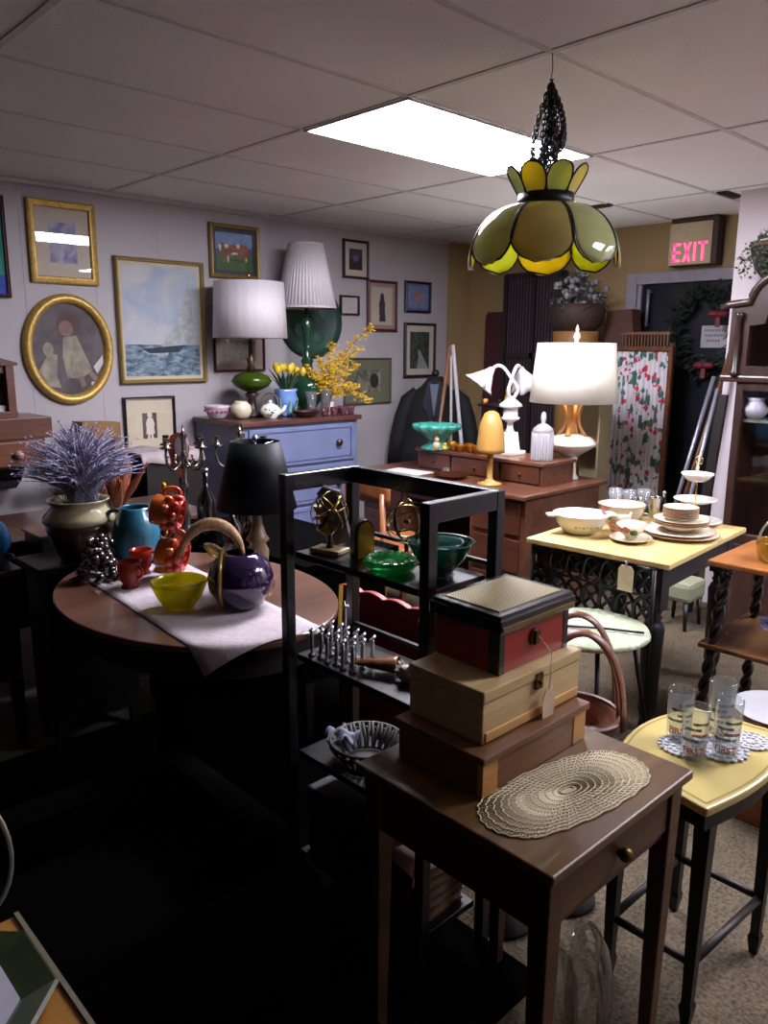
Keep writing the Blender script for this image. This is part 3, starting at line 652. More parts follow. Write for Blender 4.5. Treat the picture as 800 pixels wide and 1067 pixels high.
# --- blue dresser
BL = plain('blue_paint', '#646c8c', .5, 0, .1, 8); BT = wood('dresser_top', '#3c211d', '#5b352e', .35, .8, 0, .2)
t = E('blue_dresser', 'blue painted chest of drawers with a dark wooden top against the left wall', 'dresser', (3.13, 4.33, 0))
G().bx(-.49, .49, -.30, .29, 1.07, 1.10).obj('dresser_top', BT, t, bev=.004)
G().bx(-.47, .47, -.27, .28, 0.06, 1.07).obj('body', BL, t, bev=.003)
for k, (z0, z1) in enumerate(((.80, 1.05), (.53, .78), (.27, .51), (.08, .25))):
    d_ = G().bx(-.43, .43, -.288, -.27, z0, z1).obj('drawer', BL, t, bev=.005)
    g = G(); 
    for a in ((-.4, .4, z0+.025, z0+.03), (-.4, .4, z1-.03, z1-.025), (-.4, -.395, z0+.025, z1-.025), (.395, .4, z0+.025, z1-.025)): g.bx(a[0], a[1], -.2925, -.287, a[2], a[3])
    g.obj('moulding', plain('blue_dark', '#3f4872', .5), d_)
    for x in (-.28, .28): g = G(); g.lathe([(0, 0), (.012, 0), (.01, .012), (.024, .022), (.02, .032), (0, .036)], seg=16); o = g.obj('knob', plain('knob_dark', '#2a1512', .3, coat=.4), d_, (x, -.288, (z0+z1)/2), (PI/2, 0, 0))
for x in (-.44, .44):
    for y in (-.24, .25): G().box((x, y, .03), (.05, .05, .06)).obj('leg', BL, t)
# --- red scalloped bench
t = E('red_bench', 'red painted bench with a scalloped back behind the black shelf rack', 'bench', (1.78, 1.74, 0))
RB = plain('red_paint', '#8e2f2c', .45, 0, .12, 10)
out = [(-.36, .0), (.36, .0), (.36, .69)] + [(.36-.72*i/60, .70+.012*abs(math.sin(i/60*PI*6))) for i in range(61)]
G().prism(out, -.012, .012, 'x').obj('backrest', RB, t, bev=.003)
G().bx(.02, .2, -.34, .34, .36, .38).obj('seat', RB, t, bev=.004)
for y in (-.33, .3): G().bx(.16, .2, y, y+.03, 0, .36).obj('leg', RB, t)
# --- clock cabinet
CB = wood('clock_wood', '#2c1b18', '#402822', .35, .8, 2, .2)
t = E('clock_cabinet', 'tall dark wooden clock cabinet with arched glazed hood at the right edge', 'clock', (4.47, 1.45, 0))
G().bx(-.15, .15, -.33, .33, 0, .5).obj('base', CB, t, bev=.006)
g = G(); g.bx(-.15, -.11, .29, .33, .5, 1.385); g.bx(-.15, -.11, -.33, -.29, .5, 1.385); g.bx(-.15, -.11, -.29, .29, 1.34, 1.385); g.bx(-.15, -.11, -.29, .29, .5, .56); g.bx(-.11, .14, .31, .33, .5, 1.385); g.bx(-.11, .14, -.33, -.31, .5, 1.385); g.bx(.12, .14, -.31, .31, .5, 1.385)
g.obj('waist', CB, t, bev=.003)
G().bx(-.13, -.125, -.29, .29, .56, 1.34).obj('glass_door', pane(), t)
G().bx(-.11, .12, -.31, .31, 1.17, 1.185).obj('glass_shelf', plain('pale_shelf', '#6a6a62', .4), t)
G().bx(-.17, .15, -.39, .42, 1.385, 1.42).obj('moulding', CB, t, bev=.008)
def arch(y0, y1, zb, zs, zt, n=18):
    o = [(y1, zb), (y1, zs)]; yc = (y0+y1)/2; hw = (y1-y0)/2*.72
    o += [(yc+hw*math.cos(PI*i/n), zs+.01+(zt-zs-.01)*math.sin(PI*i/n)) for i in range(n+1)]
    return o+[(y0, zs), (y0, zb)]
oo = arch(-.36, .39, 1.42, 1.78, 1.96); ii = arch(-.27, .29, 1.47, 1.68, 1.85)
g = G(); A = [g.v((-.15, y, z)) for y, z in oo]; B = [g.v((-.15, y, z)) for y, z in ii]; A2 = [g.v((-.11, y, z)) for y, z in oo]; B2v = [g.v((-.11, y, z)) for y, z in ii]
n = len(A)
for i in range(n): j = (i+1) % n; g.f([A[i], A[j], B[j], B[i]]); g.f([A2[j], A2[i], B2v[i], B2v[j]]); g.f([A[j], A[i], A2[i], A2[j]]); g.f([B[i], B[j], B2v[j], B2v[i]])
g.obj('hood_front', CB, t)
g = G(); A = [(-.11, y, z) for y, z in oo]; 
P = [g.v(a) for a in A]; Q = [g.v((.13, a[1], a[2])) for a in A]
for i in range(n-1): g.f([P[i], P[i+1], Q[i+1], Q[i]])
g.f(Q); g.obj('hood_case', CB, t)
g = G(); P = [(-.155, y, z) for y, z in oo[1:-1]]; g.tube([(-.16, .44, 1.775)]+[(a[0], a[1]*1.03, a[2]+.012) for a in P]+[(-.16, -.4, 1.775)], .02, 8); g.obj('crest_moulding', CB, t)
G().prism(ii, -.132, -.128, 'x').obj('hood_glass', pane(), t)
for y in (.34, -.31): g = G(); g.lathe([(0, 0), (.022, 0), (.022, .02), (.014, .03), (.017, .15), (.013, .29), (.022, .31), (.022, .33), (0, .33)], (-.172, y, 1.42), 16); g.obj('column', CB, t)
t2 = tag(G().lathe([(0, 0), (.035, 0), (.06, .03), (.068, .055), (.045, .085), (.04, .1), (.05, .115), (.045, .112), (.033, .1), (0, .09)], seg=24).obj('porcelain_vase', plain('lilac_white', '#b6b4c4', .3), loc=(4.41, 1.70, 1.186)), 'small white vase on the glass shelf inside the clock cabinet', 'vase')
# --- curtain screen
def floral():
    m, n, l, b = nodes('floral_cloth'); v = coord(n, l, (1, 1, 1))
    a = n.new('ShaderNodeTexVoronoi'); a.inputs['Scale'].default_value = 13; l.new(v, a.inputs['Vector'])
    k = n.new('ShaderNodeTexNoise'); k.inputs['Scale'].default_value = 22; k.inputs['Detail'].default_value = 3; l.new(v, k.inputs['Vector'])
    s = n.new('ShaderNodeMath'); s.operation = 'MULTIPLY_ADD'; s.inputs[1].default_value = .9; l.new(k.outputs['Fac'], s.inputs[0]); l.new(a.outputs['Distance'], s.inputs[2])
    red_ = ramp(n, l, s.outputs[0], [(.69, (1, 1, 1, 1)), (.75, (0, 0, 0, 1))])
    a2 = n.new('ShaderNodeTexNoise'); a2.inputs['Scale'].default_value = 16; a2.inputs['Detail'].default_value = 5; l.new(coord(n, l, (1, 1, .8), (.4, .2, .3)), a2.inputs['Vector'])
    gr = ramp(n, l, a2.outputs['Fac'], [(.545, (0, 0, 0, 1)), (.58, (1, 1, 1, 1))])
    m1 = n.new('ShaderNodeMixRGB'); m1.inputs[1].default_value = lin('#d6d0d8'); m1.inputs[2].default_value = lin('#3d6a5f'); l.new(gr, m1.inputs[0])
    m2 = n.new('ShaderNodeMixRGB'); m2.inputs[2].default_value = lin('#b5384a'); l.new(m1.outputs[0], m2.inputs[1]); l.new(red_, m2.inputs[0]); l.new(m2.outputs[0], b.inputs['Base Color']); b.inputs['Roughness'].default_value = .8; return m
t = E('fabric_screen', 'wooden framed screen of gathered white cloth with red and green flowers', 'screen', (5.15, 2.84, 0))
G().grid(lambda u, v: (.012*math.sin(u*PI*26)+.006*math.sin(u*PI*9), -.245+.49*u, .30+1.24*v), 160, 6).obj('curtain', floral(), t)
g = G(); g.box((0, -.265, .8), (.035, .03, 1.6)); g.box((0, .265, .8), (.035, .03, 1.6)); g.box((0, 0, 1.56), (.035, .5, .03)); g.box((0, 0, .28), (.035, .5, .03)); g.obj('frame', BROWN, t)
g = G(); g.box((0, -.06, 1.665), (.03, .38, .02)); 
for k in range(15): g.box((0, -.23+k*.024, 1.61), (.012, .009, .09))
g.obj('gallery_rail', wood('rail_wood', '#5a3a2a', '#6f4a36', .5), t)
# --- background oddments
t = tag(G().prism([(-.12, 0), (.12, 0), (.105, .2), (-.09, .21)], -.06, .06, 'x').bx(-.065, .065, -.13, .13, -.02, 0).obj('leather_case', wood('case_brown', '#4a2c26', '#5b3830', .6), loc=(5.32, 3.05, 1.63)), 'brown leather case standing behind the floral screen', 'case')
t = tag(G().bx(-.1, .1, -.1, .11, 0, 1.61).obj('tall_cupboard', wood('cupboard_dark', '#33211c', '#422b24', .6), loc=(5.32, 3.05, 0)), 'tall dark cupboard behind the floral screen carrying the leather case', 'cupboard')
t = E('slatted_shutter', 'tall dark brown slatted shutter leaning on the back wall', 'shutter', (5.30, 3.84, .0))
SH = plain('shutter_dark', '#241b20', .5)
g = G(); 
for y in (-.28, 0, .28): g.box((0, y, 1.08), (.04, .035, 2.12))
for z in (.05, 1.5, 2.13): g.box((0, 0, z), (.04, .56, .045))
g.obj('frame', SH, t)
g = G()
for y0 in (-.28, 0.0):
    for k in range(8): g.box((0, y0+.035+k*.03, 1.08), (.02, .014, 2.1))
g.obj('slat', plain('slat_purple', '#3d3138', .5), t)
t = tag(G().prism([(-.11, 0), (.11, 0), (.11, 1.82), (.09, 1.86), (-.09, 1.86), (-.11, 1.82)], -.015, .015, 'x').obj('ironing_board', plain('burgundy', '#3f1420', .6), loc=(5.36, 4.29, 0), rot=(0, .02, 0)), 'narrow burgundy board leaning in the far corner', 'board')
t = E('wicker_basket', 'dark wicker basket of white dried flowers on a tan stand by the back wall', 'basket', (5.02, 3.26, 1.68))
g = G(); g.lathe([(0, 0), (.14, 0), (.19, .06), (.2, .14), (.19, .19), (.18, .19), (.18, .06), (0, .03)], seg=28, wob=lambda a, z: 1+.015*math.sin(28*a)); g.obj('basket_body', plain('wicker_dark', '#33221b', .7, 0, .3, 60, .6), t)
g = G(); 
for i in range(130):
    a = rnd.uniform(0, 2*PI); r = rnd.uniform(0, .2); z = .18+rnd.uniform(0, .26)*(1-r*2.4); g.ball((r*math.cos(a), r*math.sin(a), z), rnd.uniform(.01, .024), sz=rnd.uniform(.7, 1.3), seg=6, rings=4)
g.obj('white_flower', plain('dried_white', '#77747a', .8), t)['kind'] = 'stuff'
g = G()
for i in range(90):
    a = rnd.uniform(0, 2*PI); r = rnd.uniform(.03, .22); z = .14+rnd.uniform(0, .3)*(1-r*2); c = Vector((r*math.cos(a), r*math.sin(a), z)); d_ = Vector((rnd.uniform(-1, 1), rnd.uniform(-1, 1), rnd.uniform(-.5, 1))).normalized()*.04; q = d_.orthogonal().normalized()*.012
    g.f([g.v(c-d_), g.v(c+q), g.v(c+d_), g.v(c-q)])
g.obj('foliage', plain('dark_foliage', '#26302c', .7), t, recalc=False)
t = tag(G().lathe([(0, 0), (.13, 0), (.135, .02), (.12, .04), (.12, 1.2), (.16, 1.6), (.165, 1.68), (0, 1.68)], seg=28).obj('pedestal_stand', plain('tan_stand', '#8a6238', .5, 0, .15), loc=(5.02, 3.26, 0)), 'round tan pedestal stand under the dark wicker basket', 'stand')
t = E('display_stand', 'small open stand with cream back and orange shelf beside the floral screen', 'stand', (4.72, 2.9, 0))
g = G(); g.bx(.07, .085, -.10, .12, 0, 1.3); g.bx(-.08, .07, -.115, -.10, 0, 1.3); g.obj('back_panel', plain('cream_panel', '#8f8368', .6), t)
G().bx(-.09, .07, -.10, .12, .9, .955).obj('shelf_board', ORANGEW, t, bev=.003)
G().bx(-.09, .07, -.10, .12, .3, .33).obj('shelf_board', ORANGEW, t, bev=.003)
# wreath
t = E('door_wreath', 'green garland wreath with red bows hanging on the dark door', 'wreath', (5.40, 2.46, 1.69))
g = G()
for i in range(520):
    a = rnd.uniform(0, 2*PI); r = .235+rnd.gauss(0, .035); c = Vector((rnd.uniform(-.05, .02), r*math.cos(a), r*math.sin(a)*1.1)); d_ = Vector((rnd.uniform(-1, .3), rnd.uniform(-1, 1), rnd.uniform(-1, 1))).normalized()*.045; q = d_.orthogonal().normalized()*.011
    g.f([g.v(c-d_), g.v(c+q), g.v(c+d_), g.v(c-q)])
g.obj('foliage', plain('wreath_green', '#1d2c24', .6), t, recalc=False)
for y, z in ((-.03, -.24), (-.1, .1)):
    g = G(); g.ball((-.07, y-.03, z), .035, sy=1.2, sz=.7); g.ball((-.07, y+.03, z), .035, sy=1.2, sz=.7); g.box((-.07, y, z-.05), (.006, .03, .07)); g.obj('bow', plain('bow_red', '#6a1626', .6), t, label='red bow')
t = E('door_notice', 'white paper notice with grey handwriting taped on the dark door', 'notice', (5.455, 2.43, 1.645))
G().bx(-.004, 0, -.11, .09, -.075, .075).obj('sheet', plain('notice_paper', '#a5a1a8', .7), t)
g = G()
for k, (a, b) in enumerate(((-.07, .07), (-.09, .06), (-.05, .05))): 
    y = b
    while y > a: g.bx(-.006, -.003, y-.012, y, .035-k*.035, .05-k*.035); y -= .02
g.obj('handwriting', plain('notice_ink', '#6a6872', .7), t)
# leaning poles
def pole(name, label, a, b, r, mat, flat=1): t = tag(G().rod(a, b, r, r*.9).obj(name, mat), label, 'pole', 'poles leaning beside the clock cabinet'); return t
pole('curtain_pole', 'grey metal pole leaning leftmost beside the clock cabinet', (4.55, 2.30, .02), (4.67, 2.06, 1.40), .013, MATS['pale_metal'])
pole('wooden_pole', 'brown wooden pole leaning between two grey metal poles', (4.40, 2.20, .02), (4.655, 1.93, 1.72), .014, BROWN)
pole('walking_stick', 'silver tipped grey pole leaning right of the brown one', (4.34, 2.10, .02), (4.44, 1.93, 1.34), .012, MATS['pale_metal'])
t = tag(G().box((0, 0, .65), (.03, .05, 1.3)).obj('dark_board', DARK, loc=(4.42, 1.98, .01), rot=(.06, .03, 0)), 'dark brown board leaning against the side of the clock cabinet', 'board')
# footstool
t = E('footstool', 'small cushioned footstool beyond the legs of the cream topped table', 'footstool', (4.185, 1.92, 0))
G().box((0, 0, .22), (.22, .2, .12)).obj('cushion', plain('sage_cloth', '#7f8169', .8), t, bev=.03)
for sx in (-1, 1):
    for sy in (-1, 1): G().rod((sx*.08, sy*.07, .16), (sx*.09, sy*.08, 0), .014, .01).obj('leg', BLACKW, t)
# ================================================================== SMALL THINGS
def vessel(prof, wall=.004, base=.006):
    """closed outer+inner profile of an open vessel; prof = outer (r, z) bottom to top"""
    inner = [(max(r-wall, .001), z if i else base) for i, (r, z) in enumerate(prof)][1:]
    return [(0, 0)]+prof+[(max(r-wall, .001), z) for r, z in reversed(prof[1:])]+[(0, base)]
def thing1(name, label, cat, g, mat, loc, rz=0, group=None, rot=None, **k):
    o = g.obj(name, mat, loc=loc, rot=rot or (0, 0, rz), **k); return tag(o, label, cat, group)
TZ = .745
# --- coloured pottery on the oval table
PUR = plain('purple_glaze', '#24123a', .12, 0, .15, 6, coat=.8)
t = E('purple_pitcher', 'round purple ball pitcher with a gold lip and arched cane handle', 'pitcher', (1.30, 2.02, TZ), math.radians(140))
G().lathe(vessel([(.035, 0), (.07, .012), (.1, .06), (.104, .1), (.09, .145), (.06, .172), (.05, .178)], .005), seg=40).obj('body', PUR, t)
g = G(); g.grid(lambda u, v: ((.035+.075*v)*math.cos((u-.5)*1.5), (.035+.055*v)*math.sin((u-.5)*1.5), .15+.055*v-.02*v*(2*u-1)**2), 10, 6); g.obj('spout', plain('gold_glaze', '#a08038', .25, .3, .1, coat=.5), t, sol=.004, label='gold lined spout')
G().tube([(.052, .092*math.cos(2*PI*i/32), .095+.092*math.sin(2*PI*i/32)) for i in range(32)], .006, 8, True).obj('gold_band', MATS['gold_glaze'], t)
g = G(); P = bez((-.01, 0, .17), (.0, 0, .26), (.08, 0, .31), (.16, 0, .27), (.19, 0, .16), n=24)
g.tube(P, [.007+.013*math.sin(PI*i/24) for i in range(25)], 10); g.obj('cane_handle', plain('cane', '#cda57a', .4, 0, .25, 60, .8), t)
YG = glass('yellow_glass', '#ddd600', .62, '#f2ea40')
t = thing1('glass_bowl', 'small yellow glass bowl on the white runner', 'bowl', G().lathe([(0, 0), (.04, 0), (.046, .006), (.07, .04), (.085, .075), (.088, .09), (.08, .094), (.074, .075), (.06, .042), (.034, .018), (0, .016)], seg=40, wob=lambda a, z: 1+.012*math.cos(10*a)), YG, (1.15, 2.14, TZ))
RC = glass('red_glass', '#b83a26', .8, '#d05a40')
def cup(label, x, y, rz):
    t = E('footed_cup', label, 'cup', (x, y, TZ), rz, 'red glass cups')
    G().lathe([(0, 0), (.03, 0), (.031, .006), (.024, .014), (.036, .03), (.038, .06), (.041, .09), (.038, .09), (.034, .06), (.03, .032), (0, .022)], seg=28).obj('body', RC, t)
    G().tube(bez((.036, 0, .075), (.065, 0, .08), (.065, 0, .035), (.034, 0, .038), n=10), .005, 8).obj('handle', RC, t); return t
c_ = cup('red glass footed cup in front of its twin beside the blue pitcher', 1.135, 2.45, -1.2)
dup(c_, (1.24, 2.575, TZ), -.4, 'red glass footed cup standing behind its twin, touching the blue pitcher')
TB = plain('teal_glaze', '#2e6b84', .25, 0, .1, 8, coat=.4)
t = E('blue_pitcher', 'tall teal blue tilted disc pitcher on the oval table', 'pitcher', (1.31, 2.745, TZ), math.radians(-44))
G().lathe(vessel([(.055, 0), (.072, .01), (.086, .06), (.088, .12), (.074, .175), (.058, .205), (.056, .212)], .005), seg=36).obj('body', TB, t)
G().grid(lambda u, v: ((.05+.03*v)*math.cos((u-.5)*1.2), (.05+.01*v)*math.sin((u-.5)*1.2), .19+.03*v), 8, 4).obj('spout', TB, t, sol=.004)
G().tube(bez((-.06, 0, .195), (-.13, 0, .22), (-.15, 0, .08), (-.082, 0, .055), n=16), .009, 10).obj('handle', plain('teal_dark', '#1d3f52', .25, coat=.4), t)
# hobnail mugs on gold mug tree
t = E('mug_tree', 'slender gold metal mug tree holding two orange mugs', 'mug tree', (1.335, 2.56, TZ))
g = G(); g.lathe([(0, 0), (.05, 0), (.05, .008), (.008, .014), (.006, .30), (.012, .315), (0, .33)], seg=16)
g.obj('stem', plain('gold_metal', '#b08a20', .3, .8), t)
for z in (.12, .265): G().tube(bez((0, 0, z-.02), (-.025, -.03, z-.01), (-.045, -.045, z+.025), n=8), .004, 6).obj('hook', MATS['gold_metal'], t)
def hobmat():
    m, n, l, b = nodes('orange_hobnail'); tc = n.new('ShaderNodeTexCoord'); s = n.new('ShaderNodeSeparateXYZ'); l.new(tc.outputs['Object'], s.inputs[0])
    q = n.new('ShaderNodeMath'); q.operation = 'MULTIPLY_ADD'; q.inputs[1].default_value = 9; q.inputs[2].default_value = .1; l.new(s.outputs[2], q.inputs[0])
    l.new(ramp(n, l, q.outputs[0], [(.1, '#b84a14'), (.5, '#cc6a28'), (.8, '#b8301c')]), b.inputs['Base Color']); b.inputs['Roughness'].default_value = .15; b.inputs['Coat Weight'].default_value = .6; return m
HB = hobmat()
def mug(label, loc, rot):
    t = E('hobnail_mug', label, 'mug', loc, group='orange hobnail mugs', rot=rot)
    g = G(); g.lathe(vessel([(.048, 0), (.054, .006), (.055, .10), (.054, .104)], .006), seg=28)
    for r_ in range(2):
        for k in range(9): a = 2*PI*(k+.5*r_)/9; g.ball((.056*math.cos(a), .056*math.sin(a), .055+r_*.028), .0155, seg=8, rings=6)
    g.obj('body', HB, t)
    G().tube(bez((.055, 0, .08), (.1, 0, .095), (.095, 0, .02), (.055, 0, .025), n=12), .0075, 8).obj('handle', HB, t); return t
MZ = Vector((.70, -.68, -.22)).normalized(); MX = (Vector((.25, .1, 1))-MZ*MZ.dot(Vector((.25, .1, 1)))).normalized(); MY = MZ.cross(MX)
ME_ = Matrix((MX, MY, MZ)).transposed().to_euler(); mc = Vector((1.30, 2.46, TZ+.085))
m_ = mug('shiny orange red hobnail mug hanging upper on the gold mug tree', mc+Vector((-.01, 0, .155))-MZ*.05, ME_)
dup(m_, mc-MZ*.05, rot=ME_, label='shiny orange red hobnail mug hanging lower on the gold mug tree')
# dried plumes
t = E('dried_plumes', 'rust coloured dried plumes fanning up behind the blue pitcher', 'dried plants', (1.345, 3.0, TZ))
G().lathe(vessel([(.035, 0), (.04, .01), (.036, .12), (.04, .14)], .004), seg=20).obj('holder', plain('dark_pot', '#20150f', .4), t)
for k in range(11):
    g = G(); a = rnd.uniform(0, 2*PI); s_ = rnd.uniform(.06, .17); h = rnd.uniform(.30, .40); P = bez((0, 0, .1), (s_*.3*math.cos(a), s_*.3*math.sin(a), h*.6), (s_*math.cos(a), s_*math.sin(a), h), n=10)
    g.tube(P, [.002]*4+[.007, .013, .016, .015, .011, .007, .002], 7); g.obj('plume', plain('rust_plume', '#8a4a30' if k % 2 else '#8a4a30', .8, 0, .35, 90, .8), t)
t = E('plant_table', 'small black table behind the oval table carrying the cream brown pot', 'table', (1.18, 2.98, 0))
G().bx(-.2, .2, -.11, .14, .715, .744).obj('table_top', BLACKW, t, bev=.004)
G().bx(-.17, .17, -.09, .12, .1, .715).obj('body', BLACKW, t)
for x in (-.15, .15):
    for y in (-.07, .1): G().box((x, y, .05), (.03, .03, .1)).obj('leg', BLACKW, t)
# jardiniere with lavender
t = E('jardiniere', 'wide cream and brown glazed pot holding a bunch of lavender', 'pot', (1.165, 2.92, TZ))
g = G(); g.lathe(vessel([(.05, 0), (.08, .01), (.105, .06), (.122, .12), (.125, .15)], .006), seg=40); g.obj('base', plain('jardiniere_brown', '#33241a', .3, 0, .5, 30, .5, coat=.4), t, label='dark textured lower body')
g = G(); g.lathe([(.124, .145), (.135, .155), (.13, .175), (.105, .2), (.1, .215), (.112, .232), (.118, .236), (.11, .238), (.094, .218), (.1, .196), (.124, .172), (.124, .15)], seg=40); g.obj('rim', plain('jardiniere_cream', '#a89e80', .15, 0, .1, 8, coat=.7), t, label='glossy cream shoulder and rim')
LAV = [plain('lavender_a', '#9890ac', .8, 0, .3, 80), plain('lavender_b', '#8788a0', .8, 0, .3, 80)]
t = E('lavender_bunch', 'bushy bunch of purple lavender sprays spilling from the cream brown pot', 'lavender', (1.175, 2.91, TZ+.2))
for kk in range(2):
    g = G()
    for k in range(190):
        a = rnd.uniform(0, 2*PI); sp = rnd.uniform(.0, 1)**.8*.25; h = (.27-.40*sp*sp/.25)*rnd.uniform(.6, 1.15)+.02; b = a+rnd.uniform(-.35, .35)
        P = bez((rnd.uniform(-.06, .06), rnd.uniform(-.06, .06), 0), (sp*.25*math.cos(a), sp*.25*math.sin(a), h*.9), (sp*math.cos(b), sp*math.sin(b), h+rnd.uniform(-.02, .02)), n=8)
        g.tube(P, [.0008, .001, .0013, .002, .0026, .003, .0028, .002, .0008], 5)
        for q in P[3:]:
            for _ in range(3): d_ = Vector((rnd.uniform(-1, 1), rnd.uniform(-1, 1), rnd.uniform(-.2, 1))).normalized()*.012; e_ = d_.orthogonal().normalized()*.0024; g.f([g.v(q-e_), g.v(q+e_), g.v(q+d_)])
    o = g.obj('spray', LAV[kk], t, recalc=False)
g = G()
for k in range(40):
    a = rnd.uniform(0, 2*PI); s_ = rnd.uniform(.03, .12); g.rod((rnd.uniform(-.04, .04), rnd.uniform(-.04, .04), 0), (s_*math.cos(a), s_*math.sin(a), rnd.uniform(.08, .16)), .0013, seg=4)
g.obj('stem', plain('grey_green', '#4a5040', .8), t)
# silver grapes cluster
t = E('silver_centrepiece', 'knobbly silver grape cluster ornament at the far left of the oval table', 'ornament', (1.10, 2.62, TZ))
g = G()
for k in range(70):
    a = rnd.uniform(0, 2*PI); z = rnd.uniform(.012, .15); r = .055*(1-z/.19)+rnd.uniform(0, .012); g.ball((r*math.cos(a), r*math.sin(a), z), rnd.uniform(.012, .018), seg=10, rings=6)
g.obj('grape_cluster', plain('silver_dark', '#77706c', .2, .9, .3, 30), t)
g = G()
for k in range(9):
    a = 2*PI*k/9; P = [Vector((.03*math.cos(a), .03*math.sin(a), .012)), Vector((.07*math.cos(a+.2), .07*math.sin(a+.2), .02)), Vector((.1*math.cos(a), .1*math.sin(a), .006)), Vector((.07*math.cos(a-.2), .07*math.sin(a-.2), .004))]; g.poly(P)
g.obj('leaf', MATS['silver_dark'], t, sol=.003)
thing1('white_bowl', 'small white bowl half hidden between the cream pot and blue pitcher', 'bowl', G().lathe(vessel([(.025, 0), (.04, .02), (.05, .045), (.052, .05)], .003), seg=24), WHITE, (1.31, 2.885, TZ))
t = E('dark_fill_table', 'black table added to darken the space behind the oval table, carrying the candelabra and dark bottles', 'table', (1.92, 2.66, 0))  # added table, its outline shaped to cover the dark area in black
G().prism([(-.19, -.42), (.30, -.42), (.30, .55), (-.32, .55), (-.32, .06), (-.19, -.06)], .715, .744).obj('table_top', black('shade_black', '#030303'), t)
G().prism([(-.17, -.38), (.26, -.38), (.26, .51), (-.29, .51), (-.29, .08), (-.17, -.04)], .25, .715).obj('cupboard_body', black('shade_black', '#030303'), t)
for x, y in ((-.14, -.35), (.23, -.35), (.23, .48), (-.26, .48)): tap(t, x, y, 0, .25, .03, .045, BLACKW)
# candelabra
def candelabrum(label, loc, rz, arms=4):
    t = E('candelabrum', label, 'candelabrum', loc, rz, 'silver candelabra behind the orange mugs')
    g = G(); g.lathe([(0, 0), (.06, 0), (.06, .008), (.03, .02), (.014, .05), (.018, .09), (.01, .12), (.012, .2), (.02, .22), (.01, .24), (.01, .33), (.022, .35), (.008, .37), (.01, .42), (.02, .435), (.006, .455), (0, .49)], seg=16); g.obj('stem', plain('tarnished_silver', '#7d756f', .22, .9, .3, 30), t)
    for k in range(arms):
        a = 2*PI*k/arms; c, s_ = math.cos(a), math.sin(a)
        g = G(); g.tube([(q.x*c, q.x*s_, q.z) for q in bez((.01, 0, .34), (.07, 0, .24), (.12, 0, .33), (.10, 0, .385), n=12)], .0055, 6)
        g.lathe([(0, .385), (.026, .39), (.028, .394), (.012, .4), (.014, .43), (.016, .432), (.01, .43), (0, .41)], (.1*c, .1*s_, 0), 12)
        g.tube([(q.x*c, q.x*s_, q.z) for q in bez((.01, 0, .30), (.05, 0, .30), (.07, 0, .34), (.045, 0, .35), n=8)], .004, 6)
        g.obj('arm', MATS['tarnished_silver'], t)
    return t
k_ = candelabrum('silver branched candelabrum nearest the cream pot', (1.66, 2.99, TZ), .3)
dup(k_, (1.86, 2.86, TZ), .9, 'silver branched candelabrum standing just left of the black lamp shade')
def darkbottle(label, x, y, h):
    t = E('dark_bottle', label, 'bottle', (x, y, TZ), group='dark bottles behind the orange mugs')
    G().lathe([(0, 0), (.035, 0), (.04, .01), (.04, h*.6), (.012, h*.78), (.012, h), (0, h)], seg=20).obj('body', plain('black_glass', '#0a0708', .12, coat=.5), t)
    G().lathe([(0, h), (.014, h), (.014, h+.014), (0, h+.016)], seg=12).obj('cap', SILVER, t, label='bright silver cap'); return t
b_ = darkbottle('dark wine bottle with silver cap by the candelabrum, leftmost of three', 1.66, 2.82, .30)
dup(b_, (1.78, 2.70, TZ), label='dark wine bottle with silver cap, middle of three', scl=(1, 1, .9)); dup(b_, (1.58, 2.50, TZ), label='dark wine bottle with silver cap behind the purple pitcher, rightmost of three', scl=(1, 1, .74))
# orange white plate standing
t = E('orange_plate', 'orange and white leaf shaped plate standing upright beside the candelabra', 'plate', (1.72, 3.14, 1.08), rot=(0, 0, -.75))
G().prism([(0, -.105), (.035, -.04), (.05, .03), (.035, .085), (0, .1), (-.035, .085), (-.05, .03), (-.035, -.04)], -.004, .004, 'y').obj('plate_body', plain('salmon', '#b4583c', .3), t)
G().prism(ell(.03, .05, 20, c=(.014, .035)), -.008, -.004, 'y').obj('white_panel', plain('pale_lilac', '#c0bcc6', .3), t)
G().box((0, .01, -.22), (.012, .012, .24)).box((0, .01, -.335), (.08, .08, .008)).obj('easel', IRON, t)
# black lamp on oval table
def shade(r0, r1, h, z, seg=48, wob=None):
    return G().lathe([(r0, z), (r1, z+h)], seg=seg, wob=wob)
t = E('black_lamp', 'table lamp with a black conical shade and cream ornamental column', 'table lamp', (1.47, 2.17, TZ))
G().lathe([(0, 0), (.055, 0), (.055, .012), (.02, .03), (.012, .05), (0, .05)], seg=24).obj('foot', BRASS, t)
G().lathe([(0, .05), (.02, .052), (.036, .09), (.038, .125), (.026, .15), (.04, .165), (.03, .18), (.018, .22), (.014, .285), (0, .285)], seg=24).obj('column', plain('cream_column', '#8b7358', .4, 0, .3, 40, .4), t)
MS_ = plain('black_shade', '#0a0e15', .55); MS_.node_tree.nodes['Principled BSDF'].inputs['Specular IOR Level'].default_value = .12
shade(.135, .082, .225, .275).obj('lamp_shade', MS_, t, sol=.003)
g = G(); g.rod((0, 0, .28), (0, 0, .50), .003); g.ball((0, 0, .508), .012)
for k in range(3): a = 2*PI*k/3; g.rod((0, 0, .48), (.081*math.cos(a), .081*math.sin(a), .495), .002)
g.obj('finial', SILVER, t)
